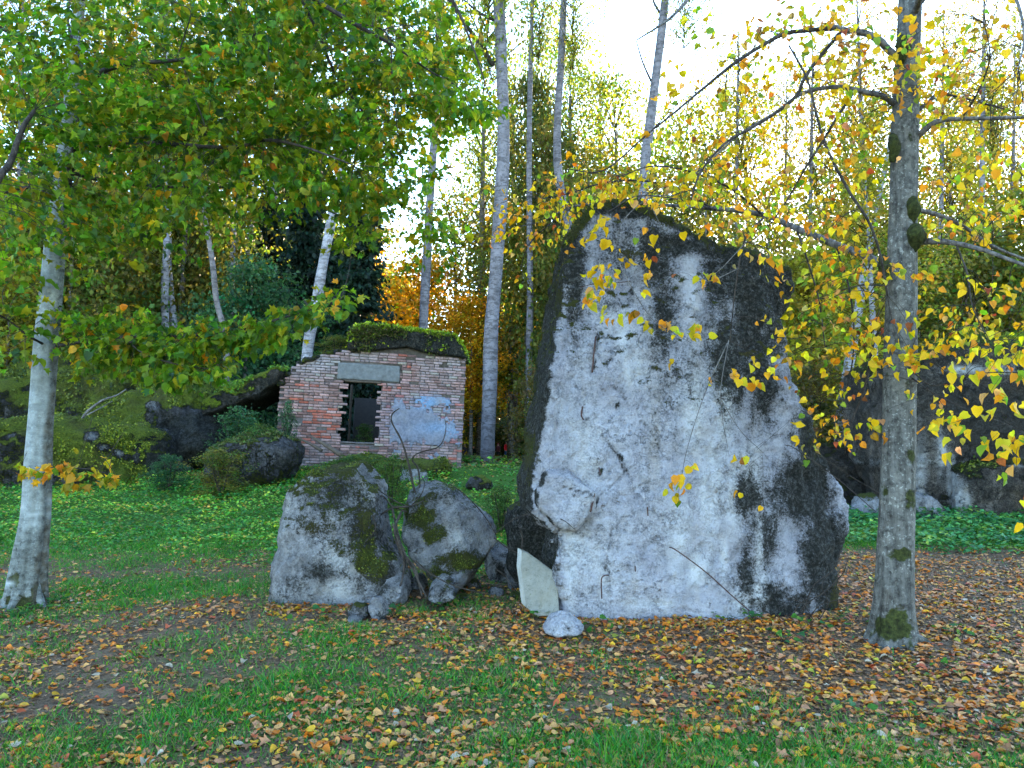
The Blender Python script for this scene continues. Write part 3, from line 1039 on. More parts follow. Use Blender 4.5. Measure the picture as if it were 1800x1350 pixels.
rock('ruined_block', [(-120, 742), (20, 738), (100, 740), (190, 753), (252, 772), (260, 800), (276, 836), (270, 862), (60, 870), (-120, 870)], 17.6, 2.2, BLOCKY, .05, .15, M_far,
     'low flat topped concrete block carpeted with moss behind the left tree', 'concrete block', m_block, .8, cuts=8, cutq=.96, tufts=7000, tsize=.05, tcol=((.07, .12, .01), (.17, .22, .014), (.26, .29, .02)))
rock('ruined_boulder', [(70, 860), (80, 760), (110, 706), (180, 676), (250, 670), (308, 690), (344, 730), (358, 780), (342, 822), (300, 846), (200, 860)], 19.0, 3.0, ROUND, .06, .24, M_far,
     'large rounded mossy concrete chunk with a dark broken face', 'boulder', m_boulder, .7, cuts=12, cutq=.93, tufts=7000, tsize=.055, tcol=((.05, .085, .01), (.13, .18, .014), (.22, .25, .02)))
rock('ruined_mound', [(-150, 800), (-100, 650), (0, 620), (100, 612), (180, 592), (228, 566), (256, 582), (330, 612), (372, 660), (392, 705), (400, 850), (100, 850)], 23.0, 4.5, ROUND, .11, .30, M_far,
     'tall mossy mound of bunker rubble rising behind the left blocks', 'mound', m_mound, .5, cuts=10, cutq=.95, tufts=16000, tsize=.08)
rock('fallen_slab', [(325, 716), (395, 680), (450, 660), (490, 642), (500, 648), (488, 672), (455, 692), (405, 714), (335, 738)], 20.3, 2.6, BLOCKY, .05, .06, M_roofmoss,
     'leaning concrete slab under bright green moss sloping down from the brick ruin', 'concrete slab', lambda V, N, px, py, m, a, w_, c, n: (np.clip((N[:, 2] + .1) * 1.5 + .3 * n + .25, 0, 1), a + .4, w_ + .5 * blobs(px, py, [(460, 690, 20, 6, 1)]), c), 1.0, tufts=7000, tsize=.06, tcol=((.06, .16, .015), (.10, .24, .02), (.17, .26, .02)))
rock('grassy_mound', [(340, 860), (350, 800), (392, 775), (440, 764), (490, 772), (508, 792), (500, 815), (482, 850), (400, 870)], 17.0, 2.2, ROUND, .05, .09, M_far,
     'low overgrown mound of rubble at the foot of the brick ruin', 'mound', lambda V, N, px, py, m, a, w_, c, n: (np.maximum(m, .5 + .3 * n) - blobs(px, py, [(497, 795, 10, 20, 1.0)]), a + .35, w_, c), 1.0, tufts=6000, tsize=.055, tcol=((.04, .08, .02), (.09, .15, .03), (.12, .12, .04)))
rock('earth_bank', [(560, 830), (600, 806), (650, 800), (690, 822), (720, 814), (780, 812), (790, 826), (760, 845), (600, 850)], 18.6, 1.2, ROUND, .05, .08, M_far,
     'bank of earth and moss along the foot of the brick wall', 'bank', m_mound, 1.4, tufts=5000, tsize=.05)

# ---- dark bunker wall on the right
def m_wall(V, N, px, py, moss, algae, white, crack, n):
    st = fbm(V * np.array([1, 1, .15]), 1.6, 3, off=5)
    white = blobs(px, py, [(1655, 800, 10, 40, .75), (1672, 850, 12, 50, .8), (1690, 880, 14, 34, .9), (1618, 830, 12, 60, .5), (1760, 815, 60, 5, .7), (1700, 650, 40, 8, .8), (1770, 650, 30, 8, .6), (1795, 640, 20, 20, .4)]) + .1 * st
    ledge = 1 - sstep(2, 7, np.abs(py - 812 - 6 * n))
    return np.clip((N[:, 2] - .2) * 1.4 + .3 * n, 0, 1), algae + .27 + .4 * st - .7 * np.clip(white, 0, 1), np.maximum(white * 1.5, ledge * .45), (1 - sstep(1, 5, np.abs(py - 826 - 4 * n))) * .6


rock('bunker_wall', [(1604, 930), (1600, 800), (1604, 650), (1640, 618), (1720, 606), (1850, 602), (2050, 606), (2050, 940), (1800, 945)], 15.6, 3.2, [(0, .985, 0, 0), (.05, 1, 0, 0), (.95, 1, 0, 0), (1, .95, 0, 0)], .06, .10, M_darkwall,
     'high dark stained bunker wall behind the right tree', 'bunker wall', m_wall, .8, tufts=4000, tsize=.06,
     extra=[outline_rings([(1690, 945), (1690, 830), (1760, 812), (1900, 812), (2040, 815), (2040, 950)], 15.2, .7, BLOCKY)])
rock('ruined_boulder', [(1380, 920), (1392, 820), (1420, 782), (1470, 770), (1530, 778), (1560, 830), (1560, 925)], 17.2, 2.2, ROUND, .06, .16, M_darkwall,
     'dark concrete chunk between the tall slab and the right tree', 'boulder', m_dark, .9, cuts=10, cutq=.9)
rock('concrete_block', [(1600, 916), (1604, 868), (1640, 872), (1660, 888), (1672, 912), (1640, 926)], 14.9, .7, BLOCKY, .03, .03, M_block,
     'pale concrete block lying at the foot of the dark bunker wall', 'block', m_pale, 2)
rock('rubble_stone', [(1508, 900), (1520, 874), (1545, 868), (1560, 890), (1556, 915), (1525, 918)], None, .6, ROUND, .03, .04, M_block,
     'rough grey stone in the green undergrowth left of the right tree', 'stone', None, 2)

# ------------------------------------------------------------------ brick ruin
def brick_ruin():
    yaw, roll = math.radians(15), math.radians(-2.4)
    org = at(480, 835, 20.4)
    org[2] = .35
    U = np.array([math.cos(yaw) * math.cos(roll), math.sin(yaw), math.sin(roll)])
    U /= np.linalg.norm(U)
    Wn = np.array([math.sin(yaw), -math.cos(yaw), 0.0])           # towards the camera
    Wn /= np.linalg.norm(Wn)
    Vv = np.cross(Wn, U) * -1
    if Vv[2] < 0: Vv = -Vv

    def W(u, v, d=0.0):
        return org + U * u + Vv * v + Wn * d

    def uv_of(px, py):
        a = (px - 900.0) / FPX
        b = (675.0 - py) / FPX
        d = np.array([a, CP - b * SP, SP + b * CP])
        t = np.dot(org - CAM, Wn) / np.dot(d, Wn)
        P = CAM + d * t - org
        return np.dot(P, U), np.dot(P, Vv)

    prof_px = [(478, 690), (500, 668), (516, 645), (545, 632), (575, 622), (610, 615), (640, 612), (700, 612), (712, 606), (760, 616), (800, 622), (819, 628)]
    prof = np.array([uv_of(*p) for p in prof_px])
    u_max = uv_of(815, 760)[0]
    o0 = uv_of(607, 668)
    o1 = uv_of(661, 778)
    u0, u1, v0, v1 = o0[0], o1[0], o1[1], o0[1]
    lt0, lt1 = uv_of(594, 636), uv_of(702, 672)
    L0, L1, lv0, lv1 = lt0[0], lt1[0], v1, lt0[1]
    t = thing('brick_ruin', W(0, 0), 'small brick ruin with an empty window and a mossy roof slab', 'ruin')
    tb = np.array(t.location)

    def top(u):
        return np.interp(u, prof[:, 0], prof[:, 1])

    # wall core of mortar (profile sliced into columns, window left open)
    us = np.arange(0, u_max, .13)
    bag = Bag()

    def boxuv(a, b, c, d, f, g):
        P = [W(x, y, z) for z in (f, g) for (x, y) in ((a, c), (b, c), (b, d), (a, d))]
        Q = np.array([[0, 1, 2, 3], [7, 6, 5, 4], [0, 4, 5, 1], [1, 5, 6, 2], [2, 6, 7, 3], [3, 7, 4, 0]])
        bag.add(np.array(P), Q)

    # piers left and right, spandrel and head
    def poly_prism(ulist, vb, dfront, dback):
        n = len(ulist)
        pts = [(u, vb) for u in ulist] + [(u, top(u) - .02) for u in ulist[::-1]]
        ring = np.array([W(u, v, dfront) for u, v in pts])
        ring2 = np.array([W(u, v, dback) for u, v in pts])
        Vv_ = np.vstack([ring, ring2])
        m_ = len(pts)
        Q = np.array([[j, (j + 1) % m_, m_ + (j + 1) % m_, m_ + j] for j in range(m_)])
        fr = np.array([[i, i + 1, m_ - 2 - i, m_ - 1 - i] for i in range(n - 1)])
        bk = np.array([[m_ + i, 2 * m_ - 1 - i, 2 * m_ - 2 - i, m_ + i + 1] for i in range(n - 1)])
        bag.add(Vv_, np.vstack([Q, fr, bk]))

    DB = -.42
    poly_prism(list(np.linspace(.02, u0 - .12, 12)), -.4, -.034, DB)
    poly_prism(list(np.linspace(u1 + .10, u_max - .02, 16)), -.4, -.034, DB)
    poly_prism(list(np.linspace(u0 - .119, u1 + .099, 8)), lv0 + .005, -.034, DB + .003)
    boxuv(u0 - .119, u1 + .099, -.4, v0 - .06, -.034, DB + .003)
    Vb, Fb, _ = bag.get()
    wall = part('wall', t, Vb, Fb, M_mortar)
    # the other three walls and the floor of the room behind
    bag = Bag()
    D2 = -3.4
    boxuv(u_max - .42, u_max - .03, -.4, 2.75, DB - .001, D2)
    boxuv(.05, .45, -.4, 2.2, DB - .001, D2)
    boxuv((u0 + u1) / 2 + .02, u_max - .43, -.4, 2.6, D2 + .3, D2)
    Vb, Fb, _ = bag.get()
    part('rear_wall', t, Vb, Fb, simple('shade_dark_brick', (.022, .018, .016), .5, 12))  # near-black colour stands in for the shade inside the room
    # bricks
    bl, bh, jn = .243, .062, .014
    protos = []
    for k in range(6):
        bm = bmesh.new()
        bmesh.ops.create_cube(bm, size=1.0)
        for v in bm.verts:
            v.co = Vector((v.co.x * bl, v.co.y * .11, v.co.z * bh))
            v.co += Vector((random.uniform(-1, 1) * .008, random.uniform(-1, 1) * .006, random.uniform(-1, 1) * .005))
        bmesh.ops.bevel(bm, geom=bm.edges[:], offset=.008, segments=1, affect='EDGES')
        me = bpy.data.meshes.new('brick')
        bm.to_mesh(me)
        bm.free()
        at_ = me.attributes.new('Col', 'FLOAT_COLOR', 'POINT')
        at_.data.foreach_set('color', np.ones(len(me.vertices) * 4, np.float32))
        me.materials.append(M_brick)
        protos.append(me)
    pv = []
    for me in protos:
        a = np.empty(len(me.vertices) * 3)
        me.vertices.foreach_get('co', a)
        pv.append((a.reshape(-1, 3), [list(p.vertices) for p in me.polygons]))
    Rm = np.stack([U, -Wn, Vv], 1)       # local x along wall, y inwards, z up
    rot = Matrix([list(r) for r in Rm]).to_4x4()
    allb = []
    course = 0
    v = -.3
    while v < 3.7:
        u = -.13 * (course % 2) + random.uniform(-.02, .02)
        while u < u_max:
            l = bl if random.random() < .72 else .118
            cu, cv = u + l / 2, v + bh / 2
            hi = top(cu) + .03 * random.random()
            rj = random.uniform(-.07, .05)
            inside = (u0 + rj < cu < u1 - rj * .6 and v0 - .07 < cv < v1 + .02) or (L0 < cu < L1 and lv0 - .01 < cv < lv1)
            edge = False
            if cv < hi and not inside and not edge and u + l < u_max + .05 and u > -.06:
                P = W(cu, cv)
                px, py, _ = proj(P[None])
                px, py = px[0], py[0]
                blue = float(blobs(np.array([px]), np.array([py]), [(730, 745, 50, 36, 1), (755, 705, 40, 14, .8), (790, 760, 40, 18, .7), (790, 708, 18, 12, .5), (700, 740, 26, 40, .6)])[0])
                smooth_ = float(blobs(np.array([px]), np.array([py]), [(740, 750, 60, 50, 1), (700, 760, 40, 60, .7), (760, 800, 60, 20, .6), (580, 780, 30, 20, .6)])[0])
                fresh = float(blobs(np.array([px]), np.array([py]), [(565, 735, 26, 12, 1), (590, 755, 22, 14, .7), (532, 705, 20, 10, .7), (700, 688, 26, 14, .6), (800, 775, 18, 30, .7), (770, 770, 14, 8, .6), (715, 612, 18, 6, 1), (560, 770, 20, 10, .6)])[0])
                pale = float(blobs(np.array([px]), np.array([py]), [(560, 640, 50, 22, 1), (790, 640, 40, 18, .8), (640, 625, 40, 10, .8)])[0])
                r = random.random()
                c = np.array([.265, .145, .13]) * (0.6 + .6 * r)
                g_ = np.array([.27, .21, .215])
                c = c * (1 - .55 * random.random()) + g_ * .55 * random.random()
                if random.random() < .07: c = np.array([.28, .23, .19])
                if random.random() < fresh * .75 + .02: c = np.array([.34, .105, .075]) * random.uniform(.7, 1.1)
                c = c * (1 - pale * .6) + np.array([.30, .29, .31]) * pale * .6
                bf = min(.9, blue * (.75 + .4 * random.random()))
                c = c * (1 - bf) + np.array([.16, .20, .30]) * bf
                dep = random.uniform(-.018, .010) * (1 - .8 * smooth_)
                gone = random.random() < .035 * (1 - smooth_)
                if gone: dep = -.06
                yaw_ = random.uniform(-.03, .03) * (1 - smooth_)
                k = random.randrange(6)
                allb.append((P + Wn * (dep - .055), l / bl, yaw_, k, c))
            u += l + jn
        v += bh + jn
        course += 1
    order = sorted(range(len(allb)), key=lambda i: np.linalg.norm(allb[i][0] - CAM) - (.35 if allb[i][1] > .9 else 0))
    vis = [i for i in order]
    random.shuffle(vis)
    vis.sort(key=lambda i: -allb[i][1])
    single = set(vis[:300])
    bag = Bag()
    for i, (P, sx, yw, k, c) in enumerate(allb):
        mloc = Matrix.Translation(Vector(P - tb)) @ rot @ Matrix.Rotation(yw, 4, 'Z') @ Matrix.Diagonal((sx, 1, 1, 1))
        if i in single:
            o = bpy.data.objects.new('brick', protos[k])
            C.objects.link(o)
            o.parent = wall
            o.matrix_local = mloc
            o.color = (*c, 1)
        else:
            Vx = pv[k][0] @ np.array(mloc.to_3x3()).T + (P - tb)
            by = {}
            for f in pv[k][1]: by.setdefault(len(f), []).append(f)
            bag.add(Vx + tb, [np.array(x) for x in by.values()], c)
    Vb, Fb, Cb = bag.get()
    o = part('brickwork', wall, Vb, Fb, M_brick, col=Cb, base=tb)
    tag(o, kind='stuff')
    # what is left of the painted plaster right of the window
    gu, gv = np.meshgrid(np.arange(uv_of(686, 760)[0], u_max - .03, .03), np.arange(.12, 2.6, .03))
    Pp = np.array([W(a_, b_, 0) for a_, b_ in zip(gu.ravel(), gv.ravel())])
    ppx, ppy, _ = proj(Pp)
    pn = fbm(Pp, 2.2, 5, off=15)
    pm = blobs(ppx, ppy, [(730, 750, 52, 40, 1), (700, 745, 26, 50, .9), (770, 770, 44, 30, .8), (755, 704, 40, 12, .75), (790, 706, 16, 10, .6)]) + .42 * pn + .25 * fbm(Pp, 9, 3)
    cy_ = blobs(ppx, ppy, [(748, 706, 26, 12, 1), (785, 708, 12, 10, .8), (770, 752, 40, 12, .5), (795, 758, 26, 8, .6)])
    pc = np.array([.155, .165, .215]) * (1 + .25 * pn[:, None]) * (1 - cy_[:, None]) + np.array([.15, .25, .40]) * cy_[:, None]
    nr, nc = gu.shape
    idg = np.arange(nr * nc).reshape(nr, nc)
    fq = np.stack([idg[:-1, :-1], idg[:-1, 1:], idg[1:, 1:], idg[1:, :-1]], -1).reshape(-1, 4)
    fq = fq[(pm[fq] > .42).all(1)]
    Pp = Pp + Wn * (.008 + .010 * fbm(Pp, 7, 3)[:, None])
    us_, inv = np.unique(fq, return_inverse=True)
    fq = inv.reshape(-1, 4)
    nP = len(us_)
    Pf = np.vstack([Pp[us_], Pp[us_] - Wn * .03])
    e = np.vstack([fq[:, [0, 1]], fq[:, [1, 2]], fq[:, [2, 3]], fq[:, [3, 0]]])
    key = np.sort(e, 1)
    _, first, cnt = np.unique(key[:, 0] * nP + key[:, 1], return_index=True, return_counts=True)
    e = e[first[cnt == 1]]
    side_q = np.stack([e[:, 1], e[:, 0], e[:, 0] + nP, e[:, 1] + nP], 1)
    part('plaster_patch', wall, Pf, np.vstack([fq, side_q]), M_brick, col=np.vstack([pc[us_], pc[us_]]), base=tb)
    # lintel, sill, reveal render, roof slab
    def beam(name, a, b, c, d, f, g, mat, amp=.01):
        P = np.array([W(x, y, z) for z in (f, g) for (x, y) in ((a, c), (b, c), (b, d), (a, d))])
        Q = [[0, 1, 2, 3], [7, 6, 5, 4], [0, 4, 5, 1], [1, 5, 6, 2], [2, 6, 7, 3], [3, 7, 4, 0]]
        V_, F_ = remesh([(P, Q, [])], .03)
        V_ = relax(V_, F_, 1)
        N_ = vnormals(V_, F_)
        V_ = V_ + N_ * (amp * fbm(V_, 6, 3))[:, None]
        return part(name, t, V_, F_, mat, smooth=True)

    beam('lintel', L0, L1, lv0 + .02, lv1 - .01, .012, -.40, M_lintel)
    beam('window_head', u0 - .02, u1 + .06, lv0 - .05, lv0 + .012, .02, -.3, M_wood, .006)
    beam('window_sill', u0 - .03, u1 + .08, v0 - .06, v0 - .005, .012, -.40, M_mortar, .012)
    Rv = uv_of(600, 600)
    post = beam('post', u0 + .30, u0 + .38, v0 - .3, v1 + .1, D2 + .5, D2 + .43, M_wood, .01)
    # roof slab with moss, sits on the wall and runs back over the room
    ro = [(612, 614), (614, 588), (624, 576), (650, 573), (690, 577), (740, 583), (796, 590), (808, 606), (820, 630), (770, 624), (712, 611), (690, 613), (640, 617)]
    ring = []
    for a, b in ro:
        u, v_ = uv_of(a, b)
        ring.append((u, v_))
    R0 = np.array([W(u, v_, .10) for u, v_ in ring])
    R1 = np.array([W(u + .42, v_, -1.7) for u, v_ in ring])
    cc = R0.mean(0)
    R00 = cc + (R0 - cc) * np.array([.985, 1, .93]) + Wn * .05
    V_, F_ = remesh([prism_rings([R00, R0, R1])], .035)
    V_ = relax(V_, F_, 1)
    N_ = vnormals(V_, F_)
    V_ = V_ + N_ * (.03 * fbm(V_, 2.2, 4) + .02 * fbm(V_, 9, 3))[:, None]
    N_ = vnormals(V_, F_)
    n = fbm(V_, 1.5, 3)
    mk = np.clip(np.stack([np.clip(N_[:, 2] * 1.6 + .3 * n + .22, 0, 1), .75 + .2 * n, 0 * n, 0 * n], 1), 0, 1)
    rs = part('roof_slab', t, V_, F_, M_roofmoss, mask=mk, smooth=True)
    moss_tufts(rs, tb, V_, N_, np.clip(N_[:, 2] - .1, 0, 1) + 1e-9, 9000, .075, ((.12, .22, .01), (.24, .36, .015), (.32, .38, .02)))
    moss_tufts(rs, tb, V_, N_, np.clip(-N_[:, 1], 0, 1) * np.clip(n + .3, 0, 1) + 1e-9, 2500, .06, ((.04, .06, .01), (.09, .12, .015), (.09, .07, .03)))
    # rubble and earth caught along the broken top of the wall
    bag = Bag()
    for q in range(46):
        uu = random.uniform(0, uv_of(640, 615)[0]) if q < 38 else random.uniform(uv_of(770, 620)[0], u_max)
        p0 = W(uu, top(uu) + random.uniform(-.02, .05), random.uniform(-.3, .04))
        s = random.uniform(.04, .12)
        ang = np.arange(6) / 6 * 2 * np.pi
        Vr = []
        for zz, sc_ in ((-.6, .7), (0, 1), (.6, .6)):
            for a_ in ang:
                Vr.append(p0 + s * np.array([math.cos(a_) * sc_ * random.uniform(.7, 1.3), math.sin(a_) * sc_ * random.uniform(.7, 1.3), zz * random.uniform(.6, 1)]))
        Q = [[r_ * 6 + j, r_ * 6 + (j + 1) % 6, (r_ + 1) * 6 + (j + 1) % 6, (r_ + 1) * 6 + j] for r_ in (0, 1) for j in range(6)]
        bag.add(np.array(Vr), [np.array(Q), np.array([[5, 4, 3, 2, 1, 0], [12, 13, 14, 15, 16, 17]])])
    Vb, Fb, _ = bag.get()
    o = part('wall_top_rubble', t, Vb, Fb, M_far, mask=np.tile([[.5, .4, .1, 0]], (len(Vb), 1)))
    tag(o, kind='stuff')
    return W, uv_of, top


RW, RUV, RTOP = brick_ruin()

# broken planks leaning at the foot of the ruin
for pts, Ys, r, lab in [([(548, 768), (572, 782), (600, 800)], [17.6, 17.4, 17.2], .05, 'dark rotten plank leaning at the foot of the brick wall'),
                        ([(520, 768), (545, 780), (566, 792)], [18.0, 17.8, 17.6], .035, 'thin grey lath lying above the rotten plank')]:
    P = [at(a, b, y) for (a, b), y in zip(pts, Ys)]
    V2, F2 = tube(P, [r * .6, r, r], 14, 6, lambda t, th: 1 + .18 * np.sin(th * 2 + t * 3))
    b0 = P[-1]
    o = link('plank', make_mesh('plank', V2 - b0, F2), M_wood, None, b0)
    tag(o, lab, 'plank')

def palette_pick(pal, n):
    cols = np.array([c for c, _ in pal], float)
    wts = np.array([x for _, x in pal], float)
    idx = rng.choice(len(pal), n, p=wts / wts.sum())
    return idx, cols[idx]


def leaf_protos(name, pal, tmpls, mat):
    out = {}
    for i, (c, _) in enumerate(pal):
        for j, tm in enumerate(tmpls):
            for q in range(2):
                tv = tm[0].copy()
                tv[:, 2] *= 1.3 + q * 1.9
                me = make_mesh(name, tv, tm[1], col=np.tile(np.array([c]) * (1 - .12 * q), (len(tv), 1)))
                me.materials.append(mat)
                out[(i, j, q)] = me
    return out


def place_leaf(name, me, p, T, N, B, s, parent=None, base=None):
    o = bpy.data.objects.new(name, me)
    C.objects.link(o)
    if parent is not None:
        o.parent = parent
        p = p - base
    m = Matrix(((B[0] * s, T[0] * s, N[0] * s, p[0]), (B[1] * s, T[1] * s, N[1] * s, p[1]), (B[2] * s, T[2] * s, N[2] * s, p[2]), (0, 0, 0, 1)))
    o.matrix_local = m
    return o


class Foliage:
    """collects leaves and twigs of one near tree"""
    def __init__(s, pal, nodes):
        s.P, s.T, s.N, s.S, s.I, s.K = [], [], [], [], [], []
        s.pal = pal
        s.nodes = np.asarray(nodes)
        s.tw = Bag()

    def spray(s, c, nleaf, spread, size, droop, pal_w=None, flat=.5, twig=.004, conn=True, hang=0.0):
        c = np.asarray(c, float)
        d = np.linalg.norm(s.nodes - c, axis=1) + np.maximum(0, c[2] - s.nodes[:, 2]) * .3
        a = s.nodes[np.argmin(d)]
        dirv = c - a
        L = np.linalg.norm(dirv) + 1e-6
        if L < .05:
            dirv = rng.normal(size=3)
            dirv[2] = 0
            L = np.linalg.norm(dirv)
        h = dirv / L
        end = c + h * spread * .6 + np.array([0, 0, -hang])
        if conn:
            mid = (a + c) / 2 + np.array([0, 0, .10 * L]) + rng.normal(size=3) * .05 * L
            V, F = tube([a, mid, c, end], [twig * min(1.2, .7 + .3 * L), twig * .7, twig * .3], 10, 4, cap=False)
            s.tw.add(V, F)
            path = catmull([mid, c, end], 20)
        else:
            path = catmull([c - h * spread * .7, c, end], 20)
        side = np.cross(h, [0, 0, 1.0])
        side /= np.linalg.norm(side) + 1e-9
        k = rng.integers(5, 20, nleaf)
        p0 = path[k]
        lat = rng.normal(size=(nleaf, 1)) * spread * .45
        p = p0 + side * lat + rng.normal(size=(nleaf, 3)) * np.array([.25, .25, .22]) * spread * flat
        p[:, 2] -= np.abs(lat[:, 0]) * droop * .6
        T = side * np.sign(lat) * .7 + h * .6 + rng.normal(size=(nleaf, 3)) * .45
        T[:, 2] -= droop + rng.random(nleaf) * droop
        N = np.array([0, 0, 1.0]) + rng.normal(size=(nleaf, 3)) * (.45 + .5 * droop)
        s.P.append(p); s.T.append(T); s.N.append(N)
        s.S.append(size * rng.uniform(.6, 1.2, nleaf))
        pal = s.pal if pal_w is None else [(c_, w_) for (c_, _), w_ in zip(s.pal, pal_w)]
        s.I.append(palette_pick(pal, nleaf)[0])
        k_ = rng.uniform(.62, 1.3)
        s.K.append(np.tile([[k_ * rng.uniform(.85, 1.35), k_, k_ * rng.uniform(.8, 1.2)]], (nleaf, 1)))

    def build(s, tree, base, tmpls, leaf_mat, twig_mat, nsingle=300, crown_name='crown'):
        P, T, N, S, I = np.vstack(s.P), np.vstack(s.T), np.vstack(s.N), np.concatenate(s.S), np.concatenate(s.I)
        px, py, f = proj(P)
        vis = (px > 5) & (px < 1795) & (py > 5) & (py < 1340)
        score = np.where(vis, S / f, 0)
        pick = np.argsort(-score)[:nsingle]
        cols = np.array([c for c, _ in s.pal])
        Cc = cols[I] * np.vstack(s.K) * rng.uniform(.75, 1.2, (len(I), 1)) * (1 + .12 * rng.normal(size=(len(I), 3)))
        Cc = np.clip(Cc, .004, .8)
        rest = np.ones(len(P), bool)
        rest[pick] = False
        which = rng.integers(0, len(tmpls), len(P))
        bag = Bag()
        for j, tm in enumerate(tmpls):
            m_ = rest & (which == j)
            V, F, col = leaves_geo(P[m_], T[m_], N[m_], S[m_], Cc[m_], tm, rng.uniform(.8, 4.2, m_.sum()))
            bag.add(V, F, col)
        V, F, col = bag.get()
        crown = part(crown_name, tree, V, F, leaf_mat, col=col)
        tag(crown, kind='stuff')
        pr = leaf_protos('leaf', s.pal, tmpls, leaf_mat)
        Tn, Nn, Bn = frames(T, N)
        for i in pick:
            place_leaf('leaf', pr[(int(I[i]), int(which[i]), int(rng.integers(0, 2)))], P[i], Tn[i], Nn[i], Bn[i], S[i], tree, base)
        if s.tw.n:
            V, F, _ = s.tw.get()
            o = part('twigs', tree, V, F, twig_mat)
            tag(o, kind='stuff')


def trunk_mesh(rows, Y, n, seg, rfun):
    """rows: (py, centre px, width px)"""
    P = np.array([at(x, y, Y(y) if callable(Y) else Y) for y, x, w_ in rows])
    R = np.array([w_ * p[1] / FPX / 2 * p[1] / math.hypot(p[0], p[1]) for (y, x, w_), p in zip(rows, P)])
    # keep even spacing along the trunk
    d = np.concatenate([[0], np.cumsum(np.linalg.norm(np.diff(P, axis=0), axis=1))])
    s = np.linspace(0, d[-1], n)
    Pi = np.stack([np.interp(s, d, P[:, k]) for k in range(3)], 1)
    Ri = np.interp(s, d, R)
    k = np.ones(9) / 9
    for c in range(3):
        Pi[4:-4, c] = np.convolve(Pi[:, c], k, 'valid')
    Ri[4:-4] = np.convolve(Ri, k, 'valid')
    return tube(Pi, Ri, n, seg, rfun)


def branch_nodes(paths, per=14):
    out = []
    for P in paths:
        out.append(catmull(P, per))
    return np.vstack(out)


